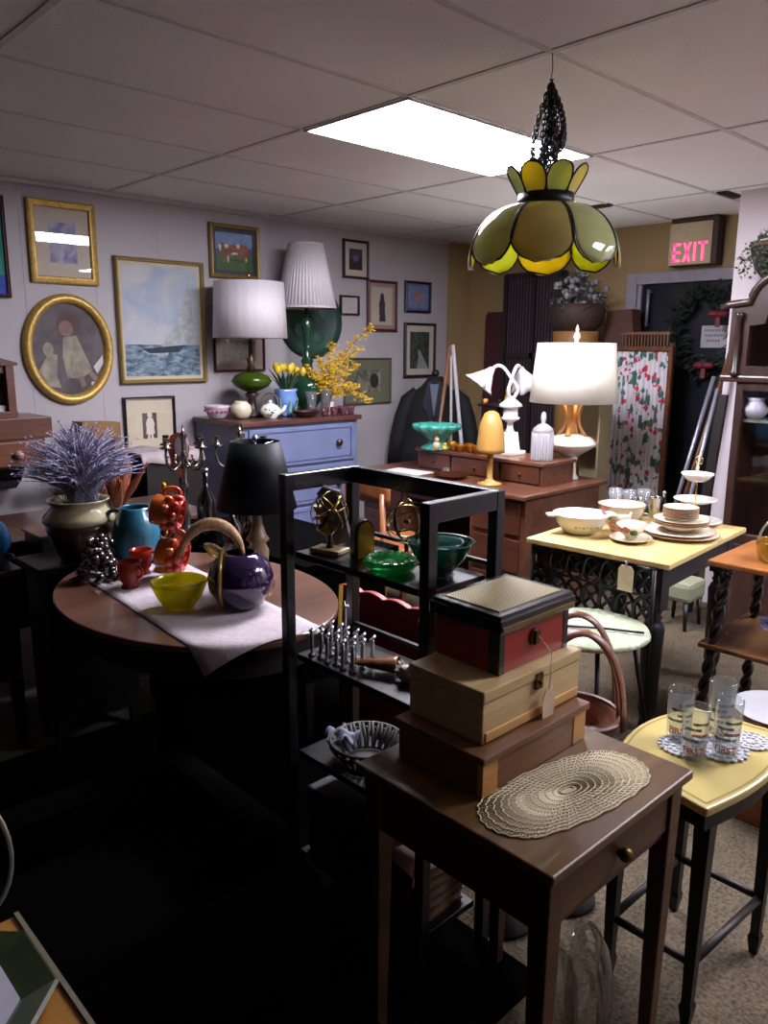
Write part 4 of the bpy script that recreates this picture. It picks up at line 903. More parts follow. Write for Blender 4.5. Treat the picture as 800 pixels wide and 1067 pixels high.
# --- dark tables and left side
t = E('dark_side_table', 'dark wooden table at the left edge carrying the blue jug', 'side table', (.48, 3.35, 0))
G().bx(-.5, .47, -.40, .45, .715, .74).obj('table_top', wood('dark_top', '#160e0c', '#241815', .3, 1, 0, .3), t, bev=.004)
G().bx(-.46, .43, -.36, .41, .3, .715).obj('cupboard_body', BLACKW, t)
for x in (-.44, .43):
    for y in (-.34, .38): tap(t, x, y, 0, .3, .03, .045, BLACKW)
t = E('console_table', 'low brown wooden console against the wall behind the cream brown pot', 'console', (1.42, 3.76, 0))
G().bx(-.42, .6, -.4, .2, .72, .745).obj('table_top', wood('console_top', '#3a2620', '#513831', .3, 1, 0, .3), t, bev=.004)
G().bx(-.4, .57, -.36, .17, .35, .72).obj('apron', BLACKW, t)
for x in (-.38, .55):
    for y in (-.34, .15): tap(t, x, y, 0, .35, .03, .045, BLACKW)
t = E('blue_jug', 'small bright blue glazed jug on the dark table at the left edge', 'jug', (.90, 3.17, .741))
G().lathe(vessel([(.04, 0), (.06, .01), (.085, .05), (.088, .085), (.07, .13), (.048, .15), (.045, .16), (.052, .185), (.054, .188)], .004), seg=36).obj('body', plain('bright_blue', '#1f68a8', .15, 0, .05, coat=.7), t)
G().tube(bez((-.05, 0, .17), (-.12, 0, .18), (-.13, 0, .07), (-.085, 0, .07), n=12), .008, 8).obj('handle', MATS['bright_blue'], t)
t = thing1('patterned_vase', 'blue and white patterned vase cut by the left edge behind the blue jug', 'vase', G().lathe([(0, 0), (.035, 0), (.05, .05), (.055, .15), (.03, .22), (.022, .25), (.03, .28), (0, .28)], seg=24), cloud('blue_white', '#232b4c', '#8f93ab', 60, 3), (.93, 3.42, .741))
t = thing1('glass_dish', 'low clear glass dish on the dark table beneath the blue jug', 'dish', G().lathe(vessel([(.04, 0), (.06, .008), (.085, .03), (.09, .035)], .004), seg=28, wob=lambda a, z: 1+.03*math.cos(12*a)), glass('mauve_glass', '#8a7884', .25, '#d5c8d0'), (.86, 3.03, .741))
t = E('drawer_box', 'brown wooden box with an orange drawer front beside the dark table', 'box', (1.22, 3.21, 0)); t.location.z = .0
G().bx(-.12, .13, -.06, .14, .0, .79).obj('body', BLACKW, t, bev=.003)
G().bx(-.13, .14, -.07, .15, .79, .802).obj('lid', MATS['console_top'], t, bev=.003)
G().bx(.0, .125, -.07, -.06, .72, .785).obj('drawer', plain('orange_front', '#8f4f25', .4), t, bev=.003)
# wall shelf with drawer
t = E('wall_shelf', 'brown wall shelf with one drawer and pink knob at the left edge', 'wall shelf', (1.33, 4.62, .90))
WS = wood('wall_shelf_wood', '#4b2a1e', '#683f2e', .35, 1, 0, .2)
G().bx(-.3, .27, -.34, .0, .17, .28).obj('upper_case', WS, t, bev=.004)
G().bx(-.3, .23, -.33, .0, .02, .17).obj('lower_case', WS, t, bev=.004)
d_ = G().bx(-.28, .2, -.342, -.33, .03, .155).obj('drawer', wood('shelf_drawer', '#57311f', '#7a4a30', .35, 1, 0), t, bev=.003)
G().ball((.08, -.362, .09), .024).rod((.08, -.34, .09), (.08, -.36, .09), .012).obj('knob', plain('pink_knob', '#b58f88', .3), d_, label='pink round knob')
G().prism([(.0, .0), (-.2, .0), (-.12, -.1), (-.02, -.16)], -.02, .16, 'x').obj('bracket', BLACKW, t, (0, 0, .02))
t = E('shelf_frame', 'brown pedimented wooden stand with a yellow picture on the wall shelf', 'picture stand', (1.30, 4.40, 1.18))
g = G(); g.bx(-.2, .155, -.05, .05, .0, .03); g.bx(.11, .15, -.05, .05, .03, .27); g.bx(-.19, -.15, -.05, .05, .03, .27); g.prism([(-.21, .27), (.17, .27), (.17, .285), (-.02, .34), (-.21, .285)], -.055, .055, 'y'); g.bx(-.15, .11, -.03, .05, .23, .27); g.bx(-.15, .11, .03, .04, .03, .23)
g.obj('frame', WS, t, bev=.002)
g = G(); g.m(0).bx(-.15, .11, .015, .03, .065, .23); g.m(1).prism([(-.02, .07), (.05, .07), (.04, .15), (.01, .19), (-.02, .15)], .01, .0151, 'y'); g.obj('artwork', [cloud('green_art', '#25301c', '#5a4a2c', 30), sm('#b09a3c')], t)
G().bx(-.15, .11, -.02, .015, .03, .063).obj('white_plinth', sm('#a9a4ad', v=.05), t)
# wall-side chair frame, box, linen
t = E('dressing_chair', 'dark framed wooden chair back leaning behind the lavender', 'chair', (1.86, 4.24, 0))
g = G(); g.box((-.22, 0, .55), (.03, .03, 1.0)); g.box((.05, 0, .55), (.03, .03, 1.0)); g.box((-.085, 0, 1.0), (.27, .03, .10)); g.box((-.085, 0, .7), (.25, .02, .04)); g.obj('backrest', DARK, t, bev=.004)
G().box((-.085, -.1, .45), (.32, .22, .04)).obj('seat', DARK, t, bev=.005)
for x in (-.22, .05): tap(t, x, -.18, 0, .43, .025, .035, DARK)
t = E('linen_stand', 'stand draped with pinkish white linen below the child portrait', 'stand', (2.20, 4.40, 0))
G().bx(-.06, .3, -.1, .2, 0, .9).obj('cabinet', DARK, t)
G().grid(lambda u, v: (-.09+.42*u, -.12+.34*v+.01*math.sin(u*20), .925+.008*math.sin(u*12)*math.cos(v*9)-(.06 if v < .01 else 0)), 24, 12).obj('linen', plain('pink_linen', '#a99a9e', .85, 0, .1, 20), t, sol=.006)
t = tag(G().prism([(-.14, 0), (.13, 0), (.13, .17), (-.11, .185)], -.06, .06, 'y').obj('tan_box', plain('tan_card', '#7e5a30', .6), loc=(1.93, 4.50, .94), rot=(0, 0, .1)), 'plain tan brown box standing behind the lavender', 'box')
tag(G().box((0, 0, .47), (.3, .2, .94)).obj('box_stand', DARK, loc=(1.93, 4.51, 0)), 'dark wooden stand holding up the tan box', 'stand')
# --- dresser top
DZ = 1.10
def pleat(n, k): return lambda a, z: 1+k*math.cos(n*a)
SHD = translucent('white_shade', '#e0d8de', '#ebe3e8', .3, .6, 30, 1.1)
t = E('drum_lamp', 'table lamp with a ribbed white drum shade and squat green glass body', 'table lamp', (2.94, 4.36, DZ))
G().lathe([(0, 0), (.075, 0), (.075, .02), (.035, .04), (.025, .12), (.05, .15), (.03, .165), (0, .165)], seg=28).obj('foot', plain('dark_foot', '#2a1a15', .4), t)
G().lathe([(0, .165), (.05, .168), (.11, .2), (.135, .235), (.11, .27), (.05, .295), (0, .3)], seg=40).obj('body', glass('olive_glass', '#4c6414', .85, '#6a8020', .05), t)
G().lathe([(0, .3), (.035, .3), (.02, .34), (.03, .37), (.016, .39), (.014, .50), (0, .50)], seg=20).obj('neck', plain('bronze', '#4a3528', .35, .6), t)
G().lathe([(.238, .51), (.222, .86)], seg=96, wob=lambda a, z: 1+.006*math.sin(23*a+z*30)).obj('lamp_shade', SHD, t, sol=.003)
g = G(); g.rod((0, 0, .5), (0, 0, .88), .004); g.ball((0, 0, .90), .018); 
for k in range(3): a = 2*PI*k/3; g.rod((0, 0, .85), (.22*math.cos(a), .22*math.sin(a), .86), .002)
g.obj('finial', BRASS, t)
t = E('pleated_lamp', 'tall green glass table lamp with a pleated white tapered shade', 'table lamp', (3.42, 4.38, DZ))
G().lathe([(0, 0), (.07, 0), (.075, .015), (.05, .03), (.09, .08), (.12, .15), (.115, .21), (.07, .27), (.04, .30), (.035, .34), (.045, .36), (.022, .40), (.03, .55), (.04, .62), (.02, .66), (.012, .72), (0, .72)], seg=36).obj('body', glass('deep_green_glass', '#2d5a40', .85, '#3d6a50', .05), t)
G().lathe([(.203, .72), (.12, 1.13)], seg=192, wob=lambda a, z: 1+.02*math.cos(48*a)).obj('lamp_shade', SHD, t, sol=.002)
G().lathe([(.115, 1.13), (.118, 1.13), (.118, 1.14), (.0, 1.14)], seg=40).obj('shade_cap', SHD, t)
G().lathe([(.205, .715), (.209, .72), (.205, .73)], seg=48).obj('shade_trim', plain('trim_white', '#bfb6bc', .6), t)
t = E('pink_bowl', 'white bowl with a pink flower band at the left end of the dresser', 'bowl', (2.70, 4.40, DZ), 0)
G().lathe(vessel([(.05, 0), (.06, .01), (.085, .07), (.09, .085)], .004), seg=32).obj('body', plain('pale_pinkish', '#b5a5b0', .25, coat=.4), t)
g = G(); 
for k in range(18): a = 2*PI*k/18; g.ball((.078*math.cos(a), .078*math.sin(a), .05), .010, sz=.8, seg=8, rings=5)
g.obj('flower_band', sm('#a05a78'), t)
thing1('cream_vase', 'round cream globe vase on the front corner of the dresser', 'vase', G().lathe(vessel([(.03, 0), (.05, .012), (.068, .05), (.064, .085), (.04, .108), (.042, .112)], .004), seg=32), plain('cream_globe', '#c9bfa2', .4, coat=.3), (2.80, 4.28, DZ))
t = E('teapot', 'white teapot with green sprigs and an arched bail handle on the dresser', 'teapot', (2.965, 4.19, DZ), math.radians(-45))
G().lathe([(0, 0), (.04, 0), (.042, .006), (.066, .035), (.066, .06), (.045, .085), (.03, .09), (.02, .098), (0, .1)], seg=32).obj('body', WHITE, t)
G().ball((0, 0, .108), .012).obj('lid_knob', WHITE, t)
G().tube([(.055, 0, .03), (.085, 0, .055), (.1, 0, .085)], [.016, .011, .007], 10).obj('spout', WHITE, t)
G().tube(bez((-.05, 0, .08), (-.07, 0, .18), (.06, 0, .2), (.05, 0, .08), n=18), .004, 8).obj('bail_handle', plain('cane_brown', '#6a4c38', .5), t)
g = G(); 
for k in range(9): a = -PI/2+rnd.uniform(-.7, .7); z = rnd.uniform(.025, .065); g.ball((.064*math.cos(a), .064*math.sin(a), z), .007, sz=.8, seg=6, rings=4)
g.obj('sprig', sm('#3d4c3a'), t)
# tulip vase
t = E('tulip_vase', 'pale blue tulip shaped vase holding yellow tulips on the dresser', 'vase', (3.15, 4.27, DZ)); t.scale = (1.2, 1.2, 1.1)
G().lathe([(0, 0), (.035, 0), (.04, .01), (.025, .03), (.055, .07), (.068, .11), (.06, .15), (.068, .165), (.06, .165), (.05, .14), (.055, .11), (0, .05)], seg=36, wob=lambda a, z: 1+.04*math.cos(5*a)).obj('body', plain('pale_blue_glaze', '#6e8ec4', .25, coat=.5), t)
g = G()
for k in range(7): a = 2*PI*k/7; g.grid(lambda u, v: ((.055+.015*v)*math.cos(a)+(-.012*math.sin(a))*(2*u-1)*(1-v), (.055+.015*v)*math.sin(a)+(.012*math.cos(a))*(2*u-1)*(1-v), .01+.10*v), 3, 5)
g.obj('leaf_relief', plain('aqua_glaze', '#6fa79a', .3), t, sol=.003)
YEL = plain('tulip_yellow', '#c4a828', .6, 0, .15, 30)
t = E('tulip_bouquet', 'yellow tulips with dark green leaves in the pale blue vase', 'flowers', (3.15, 4.27, DZ+.12)); t.scale = (1.3, 1.3, 1.15)
for k in range(10):
    a = 2*PI*k/10+rnd.uniform(-.2, .2); s_ = rnd.uniform(.03, .12); h = .16-.5*s_+rnd.uniform(0, .03); g = G(); c = Vector((s_*math.cos(a), s_*math.sin(a), h))
    for q in range(6): b = 2*PI*q/6; g.grid(lambda u, v: (c.x+(.018*math.sin(PI*(.15+.75*v)))*math.cos(b+(u-.5)*1.3), c.y+(.018*math.sin(PI*(.15+.75*v)))*math.sin(b+(u-.5)*1.3), c.z+.05*v), 3, 5)
    g.obj('flower', YEL, t, recalc=False)
g = G()
for k in range(16):
    a = 2*PI*k/16; s_ = rnd.uniform(.06, .11); P = bez((0, 0, 0), (s_*.4*math.cos(a), s_*.4*math.sin(a), .1), (s_*math.cos(a), s_*math.sin(a), rnd.uniform(.12, .18)), n=6); g.tube(P, [.004, .008, .011, .012, .01, .006, .001], 6, flat=.2)
g.obj('leaf', LEAF, t)
# forsythia vase
t = E('forsythia_spray', 'yellow forsythia branches in a clear cut glass vase', 'flowers', (3.47, 4.24, DZ+.03))
FY = plain('forsythia_yellow', '#d0a828', .7, 0, .3, 60)
tips = [(.27, -.17, .56), (.2, -.12, .42), (.1, -.05, .38), (-.02, .04, .34), (-.09, .1, .28), (.05, -.02, .44), (.14, -.16, .16), (.0, -.06, .3), (.16, -.13, .3), (-.05, .02, .22), (.22, -.2, .07)]
gb = G(); 
for tp in tips:
    g = G(); P = bez((0, 0, .0), (tp[0]*.2, tp[1]*.2, max(tp[2]*.7, .2)), tp, n=10); gb.tube(P, .0022, 5)
    for q in P[4:]:
        for _ in range(13):
            c = q+Vector((rnd.gauss(0, .016), rnd.gauss(0, .013), rnd.gauss(0, .013)))
            for e in range(4): b = PI/2*e+rnd.uniform(0, 1); d_ = Vector((math.cos(b), math.sin(b)*.6, rnd.uniform(-.6, .8))).normalized()*.015; w_ = d_.orthogonal().normalized()*.0055; g.f([g.v(c), g.v(c+d_*.6+w_), g.v(c+d_), g.v(c+d_*.6-w_)])
    g.obj('blossom_spray', FY, t, recalc=False)
gb.obj('branch', plain('twig', '#5a4a20', .7), t)
t = thing1('crystal_vase', 'clear cut crystal vase holding the forsythia', 'vase', G().lathe(vessel([(.03, 0), (.034, .006), (.036, .1), (.048, .17)], .005, .012), seg=24, wob=lambda a, z: 1+.03*math.cos(12*a)), glass('crystal', '#c9c9cf', .2, '#eef0f2', .05), (3.47, 4.24, DZ))
dup(t, (3.31, 4.20, DZ), label='clear cut crystal vase left of the one holding the forsythia', scl=(.85, .85, .95), group='crystal vases on the dresser'); t['group'] = 'crystal vases on the dresser'
PK = glass('pink_glass', '#b08090', .3, '#dcb8c2', .05)
p_ = thing1('pink_tumbler', 'small pink glass tumbler in the row at the front of the dresser', 'glass', G().lathe(vessel([(.018, 0), (.02, .006), (.028, .05), (.03, .058)], .003), seg=20, wob=lambda a, z: 1+.03*math.cos(8*a)), PK, (3.36, 4.12, DZ), group='pink glass tumblers on the dresser')
for x, y, n_ in ((3.43, 4.10, 'second from the left in the front row'), (3.50, 4.09, 'third from the left in the front row'), (3.57, 4.09, 'rightmost in the front row'), (3.40, 4.17, 'left one of the two behind the front row'), (3.54, 4.16, 'right one of the two behind the front row')): dup(p_, (x, y, DZ), label='small pink glass tumbler on the dresser, '+n_)
p_['label'] = 'small pink glass tumbler on the dresser, leftmost in the front row'
t = thing1('wooden_bowl', 'low carved brown wooden bowl in front of the pale blue vase', 'bowl', G().lathe(vessel([(.04, 0), (.06, .01), (.085, .04), (.09, .045)], .006), seg=28, sx=1.15, sy=.8), plain('bowl_brown', '#3c211b', .35, coat=.2), (3.20, 4.12, DZ))
t = thing1('price_card', 'white folded price card among the glassware on the dresser', 'price card', G().prism([(-.014, 0), (.014, 0), (.01, .09), (-.01, .09)], -.001, .001, 'y').prism([(-.014, 0), (.014, 0), (.01, .02), (-.01, .02)], -.012, -.001, 'y'), PAPER, (3.44, 4.155, DZ+.01), rot=(.0, .15, -.6))
t.location.z = DZ
# --- jacket on stand
t = E('suit_jacket', 'dark navy suit jacket on a tailor stand behind the desk', 'jacket', (4.62, 4.27, 0), math.radians(-50))
NV = plain('navy_cloth', '#07080e', .8)
secs = [(.60, .33, .15), (.75, .30, .15), (.95, .255, .135), (1.05, .24, .13), (1.13, .225, .12), (1.2, .19, .1), (1.26, .11, .08), (1.31, .07, .065), (1.335, .06, .06)]
g = G(); R_ = [[g.v((-a*math.cos(2*PI*i/36), -b*math.sin(2*PI*i/36), z)) for i in range(36)] for z, a, b in secs]
for A, B in zip(R_, R_[1:]):
    for i in range(36): g.f([A[i], A[(i+1) % 36], B[(i+1) % 36], B[i]], True)
g.f(R_[-1]); g.f(R_[0][::-1]); g.obj('body', NV, t)
for sx in (-1, 1):
    G().tube([(sx*.14, 0, 1.215), (sx*.21, 0, 1.14), (sx*.255, -.01, 1.0), (sx*.29, -.02, .85), (sx*.32, -.03, .66)], [.05, .07, .072, .068, .06], 16).obj('sleeve', NV, t)
    G().prism([(sx*.01, .95), (sx*.09, 1.12), (sx*.05, 1.3), (sx*.02, 1.3)], -.145, -.135, 'y').obj('lapel', plain('navy_satin', '#151827', .4), t)
g = G(); g.prism([(-.035, 1.28), (.035, 1.28), (0, 1.02)], -.148, -.14, 'y'); g.obj('shirt_front', plain('shirt_grey', '#5d6175', .6), t)
g = G(); g.rod((0, 0, 0), (0, 0, .62), .015); g.lathe([(0, 0), (.16, 0), (.15, .02), (0, .03)]); g.obj('stand_pole', DARK, t)
G().ball((0, 0, 1.36), .03).obj('finial', DARK, t)
# easel
t = E('wooden_easel', 'A-frame easel of one brown and one white leg behind the teal bowl', 'easel', (4.38, 3.93, 0), math.radians(-55))
G().rod((-.19, 0, 0), (-.01, 0, 1.57), .014).obj('leg', wood('easel_brown', '#6f4a35', '#85593f'), t, label='brown leg')
G().rod((.19, 0, 0), (.01, 0, 1.58), .014).obj('leg', plain('easel_white', '#b5b0b5', .5), t, label='white leg')
G().rod((0, .25, 0), (0, .01, 1.5), .01).obj('leg', MATS['easel_white'], t)
t.location = (4.42, 3.93, 0)
# --- desk items
t = E('teal_compote', 'ruffled teal ceramic bowl with moulded rabbits and yellow chicks round its foot', 'bowl', (3.80, 3.49, .90))
TG = plain('teal_ceramic', '#3d8f80', .25, 0, .2, 14, coat=.5)
G().lathe([(0, 0), (.1, 0), (.105, .01), (.06, .035), (.055, .06), (.10, .105), (.15, .135), (.158, .16), (.15, .165), (.135, .15), (.09, .12), (0, .08)], seg=72, sx=1, wob=lambda a, z: 1+(.07*math.cos(12*a) if z > .1 else .03*math.cos(12*a))).obj('bowl_body', TG, t)
for sx, a in ((-1, -2.4), (1, -.3)):
    g = G(); cx_, cy_ = .09*math.cos(a), .09*math.sin(a); g.ball((cx_, cy_, .03), .026, sz=1.2); g.ball((cx_, cy_, .07), .018); g.ball((cx_-.008, cy_, .1), .006, sz=3); g.ball((cx_+.01, cy_, .1), .006, sz=3); g.obj('rabbit', plain('rabbit_cream', '#a8987a', .5), t)
for a in (-1.9, -1.35, -.9): g = G(); g.ball((.11*math.cos(a), .11*math.sin(a), .018), .018); g.ball((.115*math.cos(a), .115*math.sin(a), .042), .011); g.obj('chick', plain('chick_yellow', '#c9a21e', .5), t)
AM = glass('amber_glass', '#b87a10', .4, '#e0a030', .05)
a_ = thing1('amber_cup', 'small amber glass cup in the cluster on the hutch behind the mushroom ornament', 'cup', G().lathe(vessel([(.016, 0), (.02, .005), (.03, .035), (.032, .05)], .003), seg=16), AM, (3.80, 3.28, .90), group='amber glass cups on the hutch')
for x, y, n_ in ((3.82, 3.21, 'third from the right at the front'), (3.80, 3.14, 'second from the right at the front'), (3.87, 3.27, 'left one behind the front row'), (3.89, 3.18, 'right one behind the front row'), (3.84, 3.09, 'rightmost at the front'), (3.81, 3.35, 'leftmost, next to the teal bowl')): dup(a_, (x, y, .90), label='small amber glass cup on the hutch, '+n_)
a_['label'] = 'small amber glass cup on the hutch, second from the left'
t = E('mushroom_ornament', 'tall yellow domed mushroom shaped wooden lamp on the desk edge', 'lamp', (3.60, 2.875, .76))
YW_ = plain('mustard', '#a37a3a', .45, 0, .08, 12)
G().lathe([(0, 0), (.072, 0), (.074, .012), (.035, .022), (.018, .04), (.017, .17), (.03, .2), (0, .2)], seg=28).obj('stem', YW_, t)
G().lathe([(0, .20), (.065, .19), (.084, .197), (.083, .22), (.076, .30), (.064, .37), (.04, .425), (.015, .438), (0, .44)], seg=36).obj('cap', YW_, t)
t = tag(G().box((0, 0, .0015), (.20, .30, .003), .1).obj('white_paper', plain('bright_paper', '#cfc9cf', .7), loc=(3.58, 3.55, .76)), 'sheet of white paper lying on the desk left of the glass dish', 'paper')
t = E('brown_dish', 'low brown glass dish with silver highlights on the desk', 'dish', (3.60, 3.18, .76))
G().lathe(vessel([(.06, 0), (.085, .006), (.105, .025), (.11, .03)], .005), seg=40, wob=lambda a, z: 1+.02*math.cos(20*a)).obj('body', glass('brown_glass', '#5c2f1c', .6, '#8a5a44', .06), t)
thing1('glass_paperweight', 'small clear glass paperweight on the desk behind the brown dish', 'paperweight', G().lathe([(0, 0), (.025, 0), (.03, .02), (.02, .045), (0, .05)], seg=16), glass('crystal', '#c9c9cf', .2), (3.69, 3.30, .76))
# white lady lamp
t = E('flower_arm_lamp', 'white ornate lamp of two arched arms with white flower shades and temple column', 'lamp', (3.955, 3.01, .90))
WL = plain('white_lamp_metal', '#d8d4d2', .35, 0, .03, coat=.3)
G().box((0, 0, .012), (.15, .15, .024)).box((0, 0, .08), (.10, .10, .12), 0, (.75, .75)).obj('plinth', WL, t, bev=.004)
G().lathe([(0, .14), (.035, .14), (.02, .16), (.02, .2), (.055, .22), (.06, .232), (.045, .235), (.045, .29), (.075, .3), (.07, .315), (.03, .345), (.02, .36), (0, .365)], seg=24).obj('column', WL, t)
for s_ in (-1, 1):
    d0 = Vector((-.75, .70, 0)) if s_ < 0 else Vector((.9, .15, 0))
    P = spline([Vector((0, 0, .33))+d0*.005, Vector((0, 0, .40))-d0*.04, Vector((0, 0, .47))+d0*.0, Vector((0, 0, .535))+d0*.05, Vector((0, 0, .55))+d0*.09, Vector((0, 0, .52))+d0*.13], 6)
    arm = G(); arm.tube(P, .011, 10); ar = arm.obj('arm', WL, t)
    c = P[-1]; g = G(); ax = (d0*.6+Vector((0, 0, -.8))).normalized(); M_ = ax.to_track_quat('Z', 'Y').to_matrix().to_4x4(); M_.translation = c; g.X = M_
    g.lathe([(.016, -.02), (.03, .015), (.052, .05), (.07, .085), (.095, .115)], seg=60, wob=lambda a, z: 1+(.14*math.cos(7*a))*(z/.12 if z > 0 else 0)); g.obj('flower_shade', translucent('petal_white', '#d8d0d4', '#e2dcdc', .3, .4, 20, 1.2), ar, sol=.003)
# ribbed jar
t = E('ribbed_jar', 'clear ribbed glass jar with a pointed lid on the hutch corner', 'jar', (3.87, 2.70, .90))
RG = glass('ribbed_glass', '#f0eef4', .38, '#f6f6f8', .08)
G().lathe(vessel([(.06, 0), (.062, .01), (.063, .15), (.06, .17)], .006), seg=160, wob=lambda a, z: 1+.06*math.cos(20*a)).obj('body', RG, t)
G().lathe([(0, .172), (.063, .172), (.06, .19), (.03, .215), (.012, .22), (.012, .235), (.018, .25), (.012, .285), (0, .292)], seg=32).obj('lid', RG, t)
# large white lamp
t = E('white_lamp', 'large white shaded table lamp with wooden prongs over a white bowl base', 'table lamp', (4.16, 2.69, .76))
G().lathe([(0, 0), (.055, 0), (.055, .012), (.04, .03), (.035, .1), (.045, .14), (0, .14)], seg=32).obj('foot', WHITE, t)
G().lathe([(0, .14), (.05, .14), (.155, .215), (.16, .225), (.12, .26), (.07, .275), (0, .275)], seg=48).obj('dish', WHITE, t)
for k in range(4):
    a = PI/2*k+.3; c, s_ = math.cos(a), math.sin(a)
    G().tube([(q.x*c, q.x*s_, q.z) for q in bez((.09, 0, .27), (.03, 0, .33), (.015, 0, .4), (.08, 0, .5), n=14)], [.018]*15, 8, flat=.5).obj('prong', wood('lamp_prong', '#a0652f', '#bd8042', .35, 1, 2, .3), t)
G().rod((0, 0, .27), (0, 0, .88), .006).obj('rod', BRASS, t)
for s_ in (-1, 1): G().ball((s_*.05, 0, .63), .028).obj('bulb', plain('bulb_frost', '#dcdcd8', .3), t)
ld = bpy.data.lights.new('lamp_light', 'POINT'); ld.energy = 20; ld.color = (1, .96, .88); ld.shadow_soft_size = .05
lo = bpy.data.objects.new('lamp_light', ld); COL.objects.link(lo); lo.parent = t; lo.location = (0, 0.03, .68)
LS = translucent('bright_shade', '#ece8df', '#f0ece4', .35, .6, 20, 1.1)
G().lathe([(.265, .475), (.232, .83)], seg=64).obj('lamp_shade', LS, t, sol=.003)
g = G(); g.lathe([(0, .83), (.01, .83), (.012, .85), (.022, .865), (.018, .885), (.008, .895), (.012, .91), (.003, .935), (0, .94)], seg=16); 
for k in range(3): a = 2*PI*k/3; g.rod((0, 0, .83), (.23*math.cos(a), .23*math.sin(a), .826), .0025)
g.obj('finial', CREAM, t)
# tier stand with figurines
t = E('tiered_stand', 'dark two tier display stand with small figurines behind the mushroom lamp', 'display stand', (4.17, 3.27, .76))
g = G(); g.rod((0, 0, 0), (0, 0, .46), .01); g.lathe([(0, 0), (.07, 0), (.07, .01), (0, .015)]); g.obj('post', DARK, t)
G().lathe([(0, .235), (.10, .235), (.10, .247), (0, .247)], seg=32).obj('tier', DARK, t)
G().lathe([(0, .42), (.145, .42), (.145, .432), (0, .432)], seg=32).obj('tier', DARK, t)
thing1('yellow_figurine', 'yellow pin shaped figurine on the upper tier of the dark stand', 'figurine', G().lathe([(0, 0), (.02, 0), (.024, .04), (.012, .07), (.015, .09), (.009, .11), (0, .12)], seg=16), plain('fig_yellow', '#c08a40', .4), (4.13, 3.17, 1.193))
thing1('orange_votive', 'small orange candle cup on the upper tier of the dark stand', 'candle', G().lathe([(0, 0), (.016, 0), (.018, .03), (.01, .034), (0, .03)], seg=16), plain('votive', '#c98a4a', .4), (4.10, 3.33, 1.193))
t = E('floral_figurine', 'white figurine covered in pink flowers on the lower tier of the dark stand', 'figurine', (4.14, 3.33, 1.008))
g = G(); g.ball((0, 0, .022), .028, sz=.8); g.ball((0, 0, .055), .018); g.ball((.02, -.02, .03), .018); g.obj('body', WHITE, t)
g = G(); 
for k in range(10): a = rnd.uniform(0, 2*PI); g.ball((.024*math.cos(a), .024*math.sin(a), rnd.uniform(.03, .075)), .009, seg=8, rings=5)
g.obj('flower', sm('#b0506a'), t)
# --- dishes on the dining table
DT = .7455
t = E('casserole_dish', 'white handled casserole bowl with a small leaf pattern, leftmost on the cream table', 'casserole dish', (2.99, 1.86, DT), math.radians(-40))
G().lathe(vessel([(.06, 0), (.075, .008), (.11, .05), (.122, .085), (.126, .09)], .004), seg=44).obj('body', WHITE, t)
for s_ in (-1, 1): G().prism([(s_*.118, -.035), (s_*.155, -.025), (s_*.155, .025), (s_*.118, .035)], .08, .088).obj('handle', WHITE, t)
g = G()
for k in range(7): a = -PI/2-.5+k*.16; g.ball((.1*math.cos(a), .1*math.sin(a), .045+.004*(k % 2)), .009, seg=8, rings=5)
g.obj('leaf_pattern', sm('#a89a50'), t)
t = E('serving_bowl', 'large cream serving bowl with a brown edge behind the leaf trimmed gravy boat', 'bowl', (3.27, 1.82, DT))
G().lathe(vessel([(.05, 0), (.06, .01), (.09, .05), (.105, .095), (.108, .1)], .004), seg=40).obj('body', CREAM, t)
G().tube([(.107*math.cos(2*PI*i/48), .107*math.sin(2*PI*i/48), .1) for i in range(48)], .0025, 6, True).obj('rim', plain('brown_rim', '#8f6a48', .4), t)
def leafy(g, a, r, z, s_, tilt=.5):
    c = Vector((r*math.cos(a), r*math.sin(a), z)); d_ = Vector((math.cos(a)*.5, math.sin(a)*.5, tilt)).normalized()*s_; w_ = Vector((-math.sin(a), math.cos(a), 0))*s_*.4
    g.f([g.v(c), g.v(c+d_*.5+w_), g.v(c+d_), g.v(c+d_*.5-w_)])
t = E('gravy_boat', 'cream gravy boat with a green leaf and pink brown twig handles on a saucer', 'gravy boat', (3.02, 1.63, DT), .4)
G().lathe(vessel([(.03, 0), (.06, .004), (.09, .014), (.095, .018)], .003), seg=36, sx=1.05, sy=.95).obj('saucer', CREAM, t)
G().lathe([(0, .014), (.028, .014), (.03, .02), (.06, .045), (.072, .075), (.068, .075), (.055, .048), (0, .03)], seg=36, sx=1.15, sy=.85).obj('bowl', CREAM, t)
g = G(); 
for a in (2.2, 2.45, 2.7, 1.9, 3.0): leafy(g, a, .07, .045, .055)
g.obj('twig_handle', plain('pink_brown', '#8f5240', .4), t, sol=.004, recalc=False)
g = G(); g.ball((-.068, -.018, .05), .013, sy=1.3, sz=1); g.obj('green_leaf', sm('#2f5c2c'), t)
t = E('leaf_pitcher', 'cream cup with pink brown leaf handle between the casserole and serving bowl', 'cup', (3.155, 1.765, DT), 2.0)
G().lathe(vessel([(.03, 0), (.04, .01), (.05, .05), (.055, .085)], .004), seg=28).obj('body', CREAM, t)
g = G()
for a in (-.4, 0, .35, .7): leafy(g, a, .052, .05, .06, .7)
g.obj('leaf_handle', MATS['pink_brown'], t, sol=.004, recalc=False)
